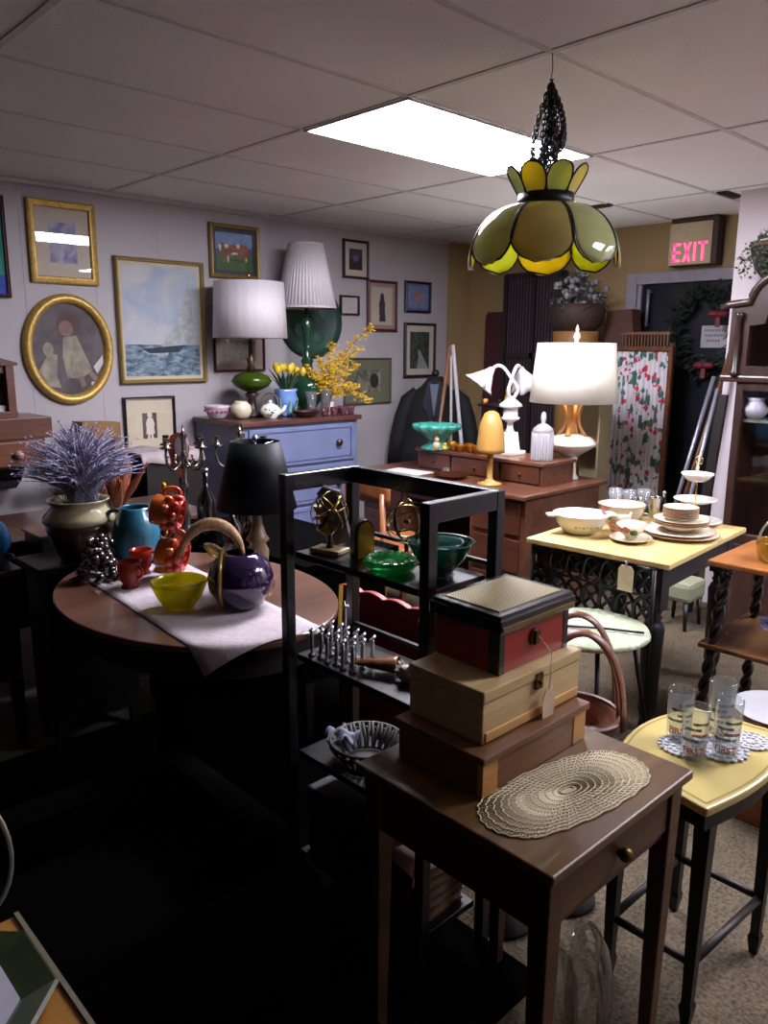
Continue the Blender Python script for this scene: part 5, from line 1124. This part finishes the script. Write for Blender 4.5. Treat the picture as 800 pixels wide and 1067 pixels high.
# plate pile
def plate(name, label, cat, r, h, loc, mat, group=None, rimc=None):
    t = E(name, label, cat, loc, 0, group)
    G().lathe([(0, 0), (r*.55, 0), (r*.68, h*.35), (r, h), (r*.985, h+.0025), (r*.66, h*.35+.004), (0, .005)], seg=48).obj('body', mat, t)
    G().tube([((r-.001)*math.cos(2*PI*i/48), (r-.001)*math.sin(2*PI*i/48), h+.001) for i in range(48)], .0022, 6, True).obj('rim_band', rimc or MATS['brown_rim'], t)
    return t
CP = plain('plate_cream', '#ddd3bf', .25, 0, .03, coat=.4); x, y, z = 3.27, 1.53, DT
PG = 'cream plates piled on the cream topped table'
p = plate('dinner_plate', 'large cream dinner plate with brown rim, bottom of the plate pile', 'plate', .165, .016, (x, y, z), CP, PG)
z += .013; dup(p, (x-.008, y+.006, z), label='large cream dinner plate, second from the bottom of the pile', scl=.95)
z += .014; plate('soup_bowl', 'wide cream soup bowl resting on the two large dinner plates', 'bowl', .10, .032, (x-.005, y, z), CP, PG)
z += .018; q = plate('salad_plate', 'medium cream plate with brown rim, lowest of three in the pile', 'plate', .118, .014, (x, y, z), CP, PG)
for k, n_ in enumerate(('middle of three medium plates', 'top of three medium plates')): z += .009; dup(q, (x, y, z), label='medium cream plate with brown rim, '+n_+' in the pile')
z += .012; q = plate('saucer', 'small cream saucer, lowest of the six topping the plate pile', 'saucer', .075, .012, (x-.004, y+.002, z), CP, PG)
for n_ in ('second', 'third', 'fourth', 'fifth'): z += .0085; dup(q, (x-.004, y+.002, z), label='small cream saucer, '+n_+' from the bottom of the six on the pile')
z += .0085; dup(q, (x-.004, y+.002, z), label='small cream saucer on the very top of the plate pile')
# tiered server
t = E('tiered_server', 'three tier white plate server with a brass ring handle on the cream table', 'cake stand', (3.55, 1.60, DT))
g = G(); g.rod((0, 0, 0), (0, 0, .285), .004); g.tube([(0, .018*math.cos(2*PI*i/20), .303+.018*math.sin(2*PI*i/20)) for i in range(20)], .0035, 6, True); g.obj('rod', BRASS, t)
def tp(r, z, h): G().lathe([(0, z), (r*.5, z), (r*.7, z+h*.3), (r, z+h), (r*.985, z+h+.003), (r*.68, z+h*.3+.004), (0, z+.005)], seg=40).obj('plate', WHITE, t)
tp(.125, .004, .016); tp(.098, .10, .02); tp(.074, .205, .035)
# goblets behind
GB = glass('goblet_glass', '#c7c9ce', .3, '#e8eaee', .05)
g_ = E('glass_goblet', 'tall clear glass goblet behind the cream bowl', 'goblet', (3.40, 1.93, DT), group='glass goblets behind the serving bowl')
G().lathe([(0, 0), (.03, .002), (.006, .01), (.006, .05), (.028, .075), (.034, .13), (.031, .13), (.024, .08), (0, .062)], seg=24, wob=lambda a, z: 1+.02*math.cos(10*a)).obj('body', GB, g_)
g_['label'] = 'clear glass goblet behind the cream bowl, leftmost of three in front'
dup(g_, (3.475, 1.90, DT), label='clear glass goblet behind the cream bowl, middle of three in front'); dup(g_, (3.55, 1.86, DT), label='clear glass goblet behind the cream bowl, right of three in front'); dup(g_, (3.47, 1.97, DT), label='clear glass goblet farthest back behind the other three')
s_ = E('silver_tumbler', 'silver beaker standing beside the glass goblets, nearer the plate pile', 'tumbler', (3.44, 1.83, DT), group='silver beakers beside the goblets')
G().lathe(vessel([(.022, 0), (.024, .005), (.03, .10), (.032, .104)], .003), seg=24).obj('body', SILVER, s_)
dup(s_, (3.53, 1.79, DT), label='silver beaker right of the other one, behind the plate pile')
bt = E('small_bottle', 'slim dark glass bottle by the tiered server', 'bottle', (3.60, 1.78, DT))
G().lathe([(0, 0), (.018, 0), (.02, .06), (.008, .09), (.007, .11), (0, .11)], seg=14).obj('body', MATS['black_glass'], bt)
G().ball((0, 0, .118), .009).obj('stopper', plain('stopper_clear', '#b0a8a8', .2), bt)
# --- right side table
AG = glass('amber_dish_glass', '#b08a14', .45, '#d8b840', .04)
t = E('amber_basket', 'amber glass dish with a clear arched handle on the tiered side table', 'glass basket', (3.16, 1.07, .7405))
G().lathe(vessel([(.06, 0), (.075, .006), (.082, .04), (.086, .078), (.088, .082)], .005, .01), seg=48, wob=lambda a, z: 1+.012*math.cos(24*a)).obj('body', AG, t)
G().tube([(.085*math.cos(PI*i/24)*.7, -.085*math.cos(PI*i/24)*.72, .08+.10*math.sin(PI*i/24)) for i in range(25)], .005, 8).obj('handle', glass('handle_glass', '#b8b8a8', .4, '#e0e0d8'), t)
t = E('blue_white_bowl', 'dark bowl with a blue and white patterned rim on the lower shelf at right', 'bowl', (3.16, .94, .4005))
G().lathe([(0, 0), (.06, 0), (.07, .01), (.14, .085), (.145, .09), (.12, .075), (.06, .02), (0, .015)], seg=44).obj('body', plain('dark_glaze', '#0b0a12', .15, coat=.6), t)
G().lathe([(.118, .0765), (.146, .0915), (.168, .098), (.166, .1), (.14, .094), (.116, .079)], seg=44).obj('rim', cloud('blue_rim', '#4a3fb0', '#c2c0e6', 45, 3), t, label='blue and white patterned rim')
t = E('hanging_crystal', 'small clear glass drop hanging under the tiered side table', 'pendant', (3.05, 1.20, .42))
g = G(); g.rod((0, 0, .02), (0, 0, .295), .0015); g.lathe([(0, -.015), (.012, 0), (.008, .016), (0, .022)], seg=8); g.obj('drop', MATS['crystal'], t)
WP = plain('plate_white', '#a6a4aa', .4, 0, .02, coat=.3)
p = plate('white_plate', 'white dinner plate, lowest of the stack on the low stand at right', 'plate', .15, .018, (2.74, .86, .2805), WP, 'white plates on the low stand', WP)
for k, n_ in enumerate(('second from the bottom', 'third from the bottom', 'on top')): dup(p, (2.74-.004*k, .86+.004*k, .2805+.010*(k+1)), label='white dinner plate, '+n_+' of the stack on the low stand at right')
# --- glasses on the stool
TG_ = glass('tumbler_glass', '#c9cdd2', .06, '#f3f5f5', .02)
RT = plain('red_print', '#b0402c', .5); KT = plain('grey_print', '#4a4348', .5)
def curved_text(txt, size, r, z, a0, mat, parent, name='lettering'):
    c = bpy.data.curves.new('text_curve', 'FONT'); c.body = txt; c.size = size; c.align_x = 'CENTER'; c.extrude = .0; c.resolution_u = 3; c.offset = .0006
    o = bpy.data.objects.new('text_tmp', c); COL.objects.link(o); bpy.context.view_layer.update()
    me = bpy.data.meshes.new_from_object(o.evaluated_get(bpy.context.evaluated_depsgraph_get())); bpy.data.objects.remove(o)
    for v in me.vertices: a = a0+v.co.x/r; v.co = Vector((r*math.cos(a), r*math.sin(a), z+v.co.y))
    me.name = name; me.materials.clear(); me.materials.append(mat); q = bpy.data.objects.new(name, me); COL.objects.link(q); q.parent = parent; return q
def tumbler(label, loc, h, text=False):
    t = E('tall_tumbler', label, 'drinking glass', loc, 0, 'tall tumblers on the cream stool')
    G().lathe([(0, 0), (.027, 0), (.029, .004), (.032, h), (.031, h+.0015), (.0295, h), (.0265, .014), (0, .012)], seg=36).obj('body', TG_, t)
    a0 = math.atan2(-loc[1], -loc[0])
    curved_text('FIRST', .021, .0305, .022, a0, RT, t); 
    for k in range(4): curved_text('MEMORIES OF'[:(11, 9, 7, 8)[k]], .0085, .0315, .052+k*.014, a0+(.5 if k % 2 else -.1), KT if k != 1 else RT, t)
    return t
TP = .6015
tumbler('leftmost tall clear tumbler with printed red and grey lettering on the stool', (1.765, .785, TP+.006), .125)
tumbler('tall clear printed tumbler in front of the leftmost one on the stool', (1.695, .715, TP+.006), .128)
tumbler('tallest looking clear printed tumbler at the back right of the four', (1.835, .715, TP+.006), .150)
tumbler('front right clear printed tumbler nearest the white beaded coaster', (1.755, .665, TP+.006), .145)
def coaster(label, x, y, r):
    t = E('bead_coaster', label, 'coaster', (x, y, TP), group='beaded glass coasters on the stool'); g = G()
    for ring_, n_ in ((.35, 8), (.68, 14), (1, 20)):
        for k in range(n_): a = 2*PI*k/n_; g.ball((r*ring_*math.cos(a), r*ring_*math.sin(a), .0035), r*.13, sz=.4, seg=8, rings=5)
    g.prism(ell(r*.98, r*.98, 24), 0, .002); g.obj('beads', plain('bead_white', '#cfcfd4', .1, 0, .1, 60, coat=.8), t)
coaster('round sparkling beaded coaster under the two right hand tumblers', 1.79, .69, .06)
coaster('round sparkling beaded coaster under the leftmost tumblers', 1.735, .76, .052)
coaster('white beaded coaster lying alone right of the tumblers', 1.885, .655, .045)
# --- hoop basket
t = E('hoop_basket', 'brown leather and wood basket with tall bent hoop handles behind the stool', 'basket', (1.745, 1.065, .50), math.radians(40)); t.scale = (1.35, 1.35, 1)
LB = wood('basket_leather', '#5c3524', '#8a583f', .4, 2)
G().lathe(vessel([(.06, 0), (.075, .01), (.085, .07), (.088, .08)], .006), seg=32).obj('bowl', LB, t)
for dx, hh in ((-.045, .32), (0, .30), (.045, .33)):
    g = G(); P = [Vector((dx+.02*math.sin(PI*i/24), .085*math.cos(PI*i/24), .06+(hh-.06)*math.sin(PI*i/24)**.8)) for i in range(25)]
    g.tube(P, .011, 8, flat=.35); g.obj('hoop', LB, t)
G().tube([(.088*math.cos(2*PI*i/32), .088*math.sin(2*PI*i/32), .08) for i in range(32)], .007, 8, True).obj('rim', plain('basket_rim', '#4a2418', .4), t)
tag(G().lathe([(0, 0), (.085, 0), (.085, .015), (.02, .04), (.02, .46), (.1, .48), (.11, .5), (0, .5)], seg=28).obj('plant_stand', DARK, loc=(1.745, 1.065, 0)), 'dark round pedestal stand under the hoop handled basket', 'stand')
thing1('white_jar', 'white porcelain ginger jar peeking out behind the stacked boxes', 'jar', G().lathe([(0, 0), (.035, 0), (.06, .04), (.065, .09), (.045, .13), (.03, .14), (.035, .15), (.01, .165), (0, .165)], seg=28), WP, (1.545, 1.13, .60))
tag(G().lathe([(0, 0), (.08, 0), (.08, .015), (.02, .04), (.02, .56), (.07, .58), (.07, .6), (0, .6)], seg=28).obj('plant_stand', DARK, loc=(1.545, 1.13, 0)), 'dark round pedestal stand under the white porcelain jar', 'stand')
# --- black shelf contents
S1, S2, S3, S4 = 1.0245, .7375, .451, .141
BR2 = plain('armillary_brass', '#8f7a48', .22, 1, .15)
def armillary(label, loc, rz):
    t = E('armillary_sphere', label, 'armillary sphere', loc, rz, 'brass armillary spheres on the black shelf')
    g = G(); g.bx(-.03, .03, -.045, .045, 0, .012); g.obj('base', plain('pale_wood_base', '#b39a6c', .4), t, bev=.003)
    g = G(); g.lathe([(.010, .012), (.005, .03), (.007, .045), (0, .05)], seg=12); g.obj('stem', plain('stem_black', '#15110d', .3), t)
    for k, (rx_, ry_) in enumerate(((0, 0), (.6, .5), (-.5, 1.1), (.2, 2.0), (1.2, .3))):
        g = G().at((0, 0, .105), (PI/2+rx_, 0, ry_)); r = .058-.003*k
        g.grid(lambda u, v: (r*math.cos(2*PI*u), r*math.sin(2*PI*u), (.009 if k in (1, 3) else .004)*(v-.5)), 48, 1, cu=True); g.obj('ring', BR2, t, sol=.0015)
    g = G(); g.rod((-.045, .0, .15), (.045, 0, .06), .0018, seg=6).ball((0, 0, .105), .009); g.obj('arrow', BR2, t); return t
a_ = armillary('brass armillary globe at the left end of the top black shelf', (1.265, 1.535, S1), .3)
dup(a_, (1.345, 1.33, S1), 1.3, 'brass armillary globe near the middle of the top black shelf')
def bookend(label, loc, rz):
    t = E('arched_bookend', label, 'bookend', loc, rz, 'arched gilt bookends on the black shelf')
    o = [(-.028, 0), (.028, 0), (.028, .075)]+[(.028*math.cos(PI*i/12), .075+.028*math.sin(PI*i/12)) for i in range(1, 12)]+[(-.028, .075)]
    G().prism(o, -.016, .016, 'y').obj('block', plain('slate', '#23242c', .25, coat=.4), t, bev=.003)
    G().prism([(a*.75, b*.9+.004) for a, b in o], -.019, -.015, 'y').obj('gilt_face', plain('gilt_face', '#b58d35', .25, .7), t); return t
bookend('dark arched bookend with a gilt face between the two brass globes', (1.29, 1.435, S1), -.25)
t = E('leaning_ornament', 'grey and yellow leaning ornament behind the left brass globe', 'ornament', (1.335, 1.555, S1), math.radians(-50))
g = G().at(rot=(0, -.28, 0)); g.prism([(-.022, .012), (.022, .012), (.03, .15), (-.01, .175), (-.03, .16)], -.015, .015, 'y'); g.obj('grey_body', plain('pewter', '#6d6a78', .3, .3), t)
g = G().at(rot=(0, -.28, 0)); g.prism([(-.036, .012), (-.022, .012), (-.03, .12), (-.05, .13)], -.016, .016, 'y'); g.obj('yellow_edge', plain('ochre', '#b8902c', .35), t)
GG = glass('green_glass', '#2fa85c', .6, '#7fe0a0', .05)
t = thing1('green_dish', 'bright green pressed glass dish on the top black shelf', 'dish', G().lathe([(0, 0), (.045, 0), (.062, .015), (.064, .03), (.058, .036), (.05, .024), (.03, .016), (0, .014)], seg=60, wob=lambda a, z: 1+.02*math.cos(20*a)), GG, (1.255, 1.295, S1))
g = G(); 
for k in range(16): a = 2*PI*k/16; g.ball((.052*math.cos(a), .052*math.sin(a), .034), .006, seg=8, rings=5)
g.ball((0, 0, .022), .016, sz=.6); g.obj('sparkle_rim', glass('pale_green_glass', '#b5e0c4', .5, '#dff5e6', .03), t)
TGL = glass('teal_glass', '#0f5f55', .55, '#3fa898', .04)
t = E('teal_glass_bowl', 'dark teal green glass bowl beside the right post of the black shelf', 'bowl', (1.31, 1.185, S1))
G().lathe(vessel([(.03, 0), (.034, .008), (.03, .014), (.06, .05), (.078, .085), (.082, .088)], .005, .02), seg=44).obj('body', TGL, t)
G().lathe(vessel([(.03, .0), (.05, .03), (.055, .045)], .003), (0, 0, .042), 32).obj('inner_bowl', glass('pale_teal_glass', '#5aa59a', .35, '#bfe6de', .04), t)
for k in range(3): a = 2*PI*k/3+.4; G().ball((.035*math.cos(a), .035*math.sin(a), .008), .009).obj('glass_foot', MATS['crystal'], t)
# pewter figurines
PW = plain('pewter_bright', '#a5a5aa', .25, .6, .3, 60)
def pf(label, loc):
    t = E('pewter_figure', label, 'figurine', loc, group='pewter figures on the middle black shelf')
    G().lathe([(0, 0), (.011, 0), (.011, .004), (.004, .008), (.006, .03), (.004, .048), (.007, .056), (.004, .062), (.006, .068), (0, .074)], seg=10).obj('body', PW, t)
    g = G(); g.rod((-.01, 0, .07), (.01, 0, .08), .0024, seg=5).rod((0, -.01, .082), (0, .01, .068), .0024, seg=5); g.obj('star_tip', plain('tip_bright', '#f2f2f5', .3, .3), t); return t
ORD = ('leftmost', 'second from the left', 'third from the left', 'third from the right', 'second from the right', 'rightmost'); ROWN = ('front', 'middle', 'back')
f0 = pf('silver pewter figure with star tip, leftmost in the front row on the shelf', (1.225, 1.565, S2))
for i in range(3):
    for j in range(6):
        if i == 0 and j == 0: continue
        dup(f0, (1.225+i*.034+(j % 2)*.006, 1.565-j*.032, S2), label='silver pewter figure, %s in the %s row' % (ORD[j], ROWN[i]))
t = E('pewter_star', 'tallest silver star topped rod standing behind the pewter figures', 'figurine', (1.33, 1.55, S2))
G().lathe([(0, 0), (.014, 0), (.004, .01), (.004, .11), (0, .115)], seg=8).obj('rod', PW, t)
g = G(); [g.rod((-.012*math.cos(q), -.012*math.sin(q), .12), (.012*math.cos(q), .012*math.sin(q), .12+.01*math.sin(q*2)), .002, seg=5) for q in (0, 1, 2)]; g.obj('star', MATS['tip_bright'], t)
t = tag(G().prism([(0, 0), (.012, 0), (.02, .16), (.006, .16)], -.002, .002, 'y').obj('yellow_strip', MATS['ochre'], loc=(1.345, 1.60, S2)), 'narrow yellow strip hanging behind the pewter figures', 'strip')
t = E('brown_shell', 'glossy brown curled seashell on the middle black shelf', 'seashell', (1.28, 1.36, S2), .6)
g = G(); g.grid(lambda u, v: ((.04*(1-u*.6))*math.cos(v*4.2-.5)*.8+.0, -.05+.11*u, .024+(.022*(1-u*.7))*math.sin(v*4.2-.5)), 14, 16); g.obj('shell', plain('shell_brown', '#7a4a26', .25, 0, .4, 40, coat=.5), t, sol=.002)
t = E('spiky_shell', 'pale spiky seashell at the right end of the middle black shelf', 'seashell', (1.29, 1.27, S2))
g = G(); g.ball((0, 0, .022), .022, sy=1.4)
for k in range(16): a = rnd.uniform(0, 2*PI); b = rnd.uniform(.0, 1.2); d_ = Vector((math.cos(a)*math.cos(b), math.sin(a)*math.cos(b)*1.4, math.sin(b))); c = Vector((0, 0, .022)); g.rod(c+d_*.018, c+d_*.034, .005, .001, 6)
g.obj('shell', plain('shell_pale', '#a89684', .5), t)
# lattice basket and books on lower tiers
t = E('lattice_bowl', 'white openwork ceramic basket bowl on the lower black shelf', 'bowl', (1.295, 1.42, S3))
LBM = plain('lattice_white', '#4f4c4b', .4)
g = G(); g.lathe([(0, 0), (.06, 0), (.062, .008), (0, .01)], seg=32)
for z_, r_ in ((.012, .066), (.055, .098), (.07, .1)): g.tube([(r_*math.cos(2*PI*i/48), r_*math.sin(2*PI*i/48), z_) for i in range(48)], .004, 6, True)
for k in range(22):
    a = 2*PI*k/22; g.rod((.062*math.cos(a), .062*math.sin(a), .01), (.1*math.cos(a+.1), .1*math.sin(a+.1), .07), .005, seg=6); g.rod((.062*math.cos(a), .062*math.sin(a), .01), (.1*math.cos(a-.1), .1*math.sin(a-.1), .07), .005, seg=6)
g.obj('body', LBM, t)
thing1('folded_cloth', 'bluish white folded cloth in the openwork bowl at the left', 'cloth', G().grid(lambda u, v: (.07*(u-.5)+.01*math.sin(v*9), .07*(v-.5), .06+.02*math.sin(u*7)*math.cos(v*6)), 12, 12), plain('cloth_blue_white', '#8f93a5', .8), (1.27, 1.50, S3), sol=.006)
tag(G().box((0, 0, .1), (.17, .26, .2), top=(1.04, 1.04)).obj('dark_fill_bin', BLACKW, loc=(1.305, 1.46, S4), bev=.01), 'black storage bin added to darken the lowest tier of the black shelf', 'storage bin')  # added bin that makes the shaded lower bay dark
bk0 = None
for k in range(5):
    lbl = 'brown hardback book, %s of the pile on the lowest black shelf' % ('bottom', 'second from bottom', 'middle', 'second from top', 'top')[k]
    if bk0 is None:
        bk0 = E('brown_book', lbl, 'book', (1.305, 1.21, S4), .05, 'brown books on the lowest black shelf')
        g = G(); g.bx(-.085, .085, -.06, .06, 0, .003); g.bx(-.085, .085, -.06, .06, .025, .028); g.bx(-.085, -.082, -.06, .06, 0, .028); g.obj('cover', plain('book_brown', '#6a4030', .6), bk0)
        G().bx(-.082, .082, -.056, .056, .003, .025).obj('pages', plain('book_pages', '#7a6850', .8), bk0)
    else: dup(bk0, (1.305+.004*(k % 2), 1.21, S4+k*.0285), .05-.05*k, lbl)
# --- under the side table
CG = glass('cover_glass', '#777368', .12, '#d8d6cc', .06)
for k, (x, y, l_) in enumerate(((1.26, .80, 'clear domed plastic cover leaning under the side table, left one'), (1.36, .77, 'clear domed plastic cover leaning under the side table, right one'))):
    t = thing1('clear_cover', l_, 'cover', G().lathe([(.14, 0), (.138, .02), (.1, .045), (.03, .055), (0, .055)], seg=40), CG, (x, y, .16), rot=(PI/2-.2, 0, .35), group='clear covers under the side table')
    t.location.z = .142
# --- guessed black furniture and rug, added to keep the unlit corner dark
VB = black('shade_fabric', '#020202'); VBW = black('shade_black', '#030303')  # near black without gloss, so surfaces read as unlit shade
t = E('dark_fill_chest', 'big black chest added to darken the space under the oval wooden table', 'chest', (1.04, 1.99, 0), 0)  # unseen chest, added so the space below the table top stays black
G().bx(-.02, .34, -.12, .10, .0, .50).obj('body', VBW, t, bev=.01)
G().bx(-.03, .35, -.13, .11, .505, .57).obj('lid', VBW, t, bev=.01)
t = E('dark_fill_armchair', 'black upholstered armchair added to fill the dark foreground before the oval table', 'armchair', (.60, 1.50, 0), math.radians(90))  # invented armchair that stands in for the darkness here
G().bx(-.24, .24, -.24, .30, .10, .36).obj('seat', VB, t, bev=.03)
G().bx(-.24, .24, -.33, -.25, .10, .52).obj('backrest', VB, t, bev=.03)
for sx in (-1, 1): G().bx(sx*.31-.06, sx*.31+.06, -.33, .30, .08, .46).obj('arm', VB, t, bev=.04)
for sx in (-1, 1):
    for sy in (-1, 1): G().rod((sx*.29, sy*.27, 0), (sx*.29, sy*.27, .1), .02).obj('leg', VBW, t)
t = E('dark_fill_bench', 'low black bench added to fill the darkest part of the foreground', 'bench', (.55, .86, 0))  # invented bench, hides the floor where the foreground is black
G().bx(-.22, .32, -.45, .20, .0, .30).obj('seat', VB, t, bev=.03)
t = tag(G().prism([(-.2, .93), (1.45, .93), (1.45, 1.3), (2.3, 1.3), (2.3, 2.95), (-.2, 2.95)], .0005, .004).obj('added_shade_rug', VB), 'black rug added to darken the shaded carpet at the bottom left', 'rug')  # added black sheet that imitates shade on the floor
t = E('red_print_tray', 'dim reddish two panel tray leaning against the black shelf foot', 'tray', (1.13, 1.62, .012), rot=(0, -.35, .75))
G().bx(-.008, .008, -.09, .09, 0, .2).obj('tray_frame', VBW, t)
for y0, z0 in ((-.08, .11), (.005, .11), (-.08, .015), (.005, .015)): G().bx(-.012, -.008, y0, y0+.075, z0, z0+.08).obj('panel', plain('dim_red', '#7a4540', .5), t)
# bottom-left board on a dark table
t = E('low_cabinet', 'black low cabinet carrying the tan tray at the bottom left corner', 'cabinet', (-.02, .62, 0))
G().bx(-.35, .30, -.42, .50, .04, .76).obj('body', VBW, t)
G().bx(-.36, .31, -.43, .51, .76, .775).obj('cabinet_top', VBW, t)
t = E('tan_tray', 'tan wooden tray with a chipped white mark lying at the bottom left corner', 'tray', (.08, .74, .776))
G().bx(-.32, .20, -.30, .28, 0, .010).obj('board', wood('tan_board', '#8a5a22', '#a5732f', .35, 1, 1, .3), t, bev=.003)
G().bx(.196, .202, -.30, .28, 0, .014).obj('edge', plain('grey_edge', '#6d6450', .5), t)
G().box((.165, -.13, .0105), (.02, .014, .001), .5).obj('paint_chip', plain('chip_white', '#b5a8a0', .6), t)
t = E('octagonal_dish', 'octagonal green rimmed glass dish with white glare painted on its centre, bottom left', 'dish', (.14, .90, .7875))
o8 = lambda r, z: [(r*math.cos(PI/8+PI/4*i), r*math.sin(PI/8+PI/4*i), z) for i in range(8)]
g = G(); R_ = [[g.v(p) for p in o8(r, z)] for r, z in ((.14, .018), (.142, .016), (.10, .0), (.09, .0), (.105, .006), (.138, .02))]
for A, B in zip(R_, R_[1:]+R_[:1]):
    for i in range(8): g.f([A[i], A[(i+1) % 8], B[(i+1) % 8], B[i]])
g.obj('rim', plain('green_rim', '#3c4a2c', .2, 0, .1, 10, coat=.6), t)
g = G(); g.prism([p[:2] for p in o8(.098, 0)], .001, .006); g.obj('centre', plain('dish_glare', '#a9a8b4', .2, coat=.5), t)  # pale centre imitates glare on the glass
t = E('red_pepper_pot', 'small pot with a red band on the tray at the bottom left edge', 'pot', (.17, .72, .787))
G().lathe(vessel([(.02, 0), (.028, .01), (.032, .05), (.03, .07)], .003), seg=24).obj('body', plain('dark_brown_pot', '#2c1c12', .3, coat=.4), t)
G().lathe([(.0325, .02), (.034, .03), (.034, .045), (.0325, .055)], seg=24).obj('band', plain('band_red', '#8f1c14', .4), t, sol=.001)
t = E('wire_hoop', 'pale bent wire hoop handle of a basket at the left edge above the tray', 'hoop handle', (.20, 1.03, .776))
g = G(); g.tube([(.07*math.cos(2*PI*i/32), -.05*math.cos(2*PI*i/32), .13+.11*math.sin(2*PI*i/32)) for i in range(32)], .003, 8, True); g.obj('wire', plain('pale_wire', '#9a9484', .4, .5), t)
G().lathe(vessel([(.03, 0), (.045, .03), (.05, .035)], .004), (0, 0, 0), 28).obj('basket', VBW, t)
# ================================================================== PENDANT LAMP
t = E('pendant_lamp', 'hanging stained glass petal lamp in green and yellow on a bunch of chain', 'pendant lamp', (2.155, 1.535, ZC-.006))
PM = translucent('petal_glass', '#9aa470', '#c6cc9c', .45, .06, 5, thru='#e6e62a')
PM2 = translucent('petal_glass_yellow', '#a8ac6c', '#cdd08c', .45, .06, 5, thru='#f5dc10')
LEAD = plain('lead_came', '#1c1a1c', .4, .5)
def petal(k, n, crown=False):
    a0 = 2*PI*k/n+(.22 if crown else .60)
    def S(u, v):
        # v 0 top .. 1 bottom, u -1..1
        if crown:
            r = .082+.045*v**1.2; z = -.405+.078*v; w_ = .040*math.sin(PI*(.27+.5*v)); 
            if v > .75: w_ *= math.sqrt(max(0, 1-((v-.75)/.25)**2))*1.0
        else:
            r = .085+.155*math.sin(v*PI/2)**.9; z = -.435-.19*(1-math.cos(v*PI/2))**1.0-.005; w_ = r*math.tan(PI/n)*.97
            if v > .72: w_ *= math.sqrt(max(0, 1-((v-.72)/.28)**2))
        b = w_*u; k_ = r-.04*abs(u)**2*(.0 if crown else .35)
        return (k_*math.cos(a0)-b*math.sin(a0), k_*math.sin(a0)+b*math.cos(a0), z)
    g = G(); g.grid(lambda p, q: S(2*p-1, q*.995), 10, 16); o = g.obj('crown_petal' if crown else 'glass_petal', PM if k % 2 else PM2, t, sol=.002)
    P = [S(-1, i/20*.995) for i in range(21)]+[S(1, 1-i/20) for i in range(1, 21)]
    G().tube(P, .0032, 6).obj('leading', LEAD, o)
for k in range(8): petal(k, 8)
for k in range(8): petal(k, 8, True)
G().lathe([(.083, -.445), (.087, -.445), (.087, -.405), (.083, -.405), (.083, -.445)], seg=48).obj('band', LEAD, t)
g = G(); g.rod((0, 0, -.36), (0, 0, -.52), .012); g.lathe([(0, -.425), (.083, -.425), (.083, -.421), (0, -.421)], seg=24); g.obj('spider', LEAD, t)
g = G(); g.ball((0, 0, -.54), .028, sz=1.2); g.obj('bulb', plain('bulb_white', '#c9c4b8', .3), t)
CH = plain('chain_dark', '#2a2226', .4, .6)
g = G()
def link(c, d, s_=.014, ph=0):
    d = Vector(d).normalized(); q = d.orthogonal().normalized(); q = (q*math.cos(ph)+d.cross(q)*math.sin(ph))
    g.tube([Vector(c)+d*(s_*math.cos(2*PI*i/10))+q*(s_*.6*math.sin(2*PI*i/10)) for i in range(10)], .0026, 5, True)
for s in range(8):
    an = s*2.4; ax, ay = .05*math.cos(an), .05*math.sin(an); depth = (.2, .27, .16, .24, .29, .18, .22, .26)[s]
    P = spline([(0, 0, -.085), (ax*.7, ay*.7, -.10-depth*.35), (ax, ay, -.09-depth*.8), (ax*.7, ay*.7, -.09-depth), (ax*.3, ay*.3, -.09-depth*.75), (ax*.1, ay*.1, -.1)], 7)
    for i in range(0, len(P)-1, 1): link(P[i], P[i+1]-P[i], .012, PI/2*(i % 2))
for i in range(17): link((.004*math.sin(i), 0, -.09-i*.019), (0, 0, -1), .013, PI/2*(i % 2))
g.obj('chain', CH, t)
G().tube([(0, 0, 0), (.004, 0, -.04), (-.004, 0, -.085)], .0018, 6).obj('hook_wire', CH, t)
# ivy planter on the pillar
t = E('wall_planter', 'half round dark wall planter with trailing ivy at the right edge', 'wall planter', (4.66, 1.78, 1.95))
G().lathe([(0, 0), (.05, .0), (.1, .06), (.125, .15), (.13, .17), (.115, .17), (.08, .06), (0, .02)], seg=24).obj('planter', plain('planter_dark', '#1f1618', .6, 0, .3, 40, .6), t)
G().lathe([(.0, .16), (.12, .165), (.13, .18), (.1, .2), (0, .21)], seg=24).obj('moss', plain('moss_tan', '#6f5a44', .9), t)
g = G()
for s_ in range(9):
    a = rnd.uniform(PI*.35, PI*1.35); P = bez((0, 0, .2), (.12*math.cos(a), .12*math.sin(a), rnd.uniform(.27, .32)), (.17*math.cos(a), .17*math.sin(a), rnd.uniform(.0, .22)), (.16*math.cos(a), .16*math.sin(a), rnd.uniform(-.05, .1)), n=12)
    for q in P[2:]:
        for _ in range(3):
            c = q+Vector((rnd.gauss(0, .012), rnd.gauss(0, .012), rnd.gauss(0, .012))); d_ = Vector((rnd.uniform(-1, .2), rnd.uniform(-1, 1), rnd.uniform(-1, .5))).normalized()*.024; w_ = d_.orthogonal().normalized()*.011
            g.f([g.v(c), g.v(c+d_*.4+w_), g.v(c+d_), g.v(c+d_*.4-w_)])
g.obj('ivy', translucent('ivy_leaf', '#2c3a2c', '#5e6b4c', .3, .5, 30), t, recalc=False)
t.location = (4.57, 1.74, 1.93)
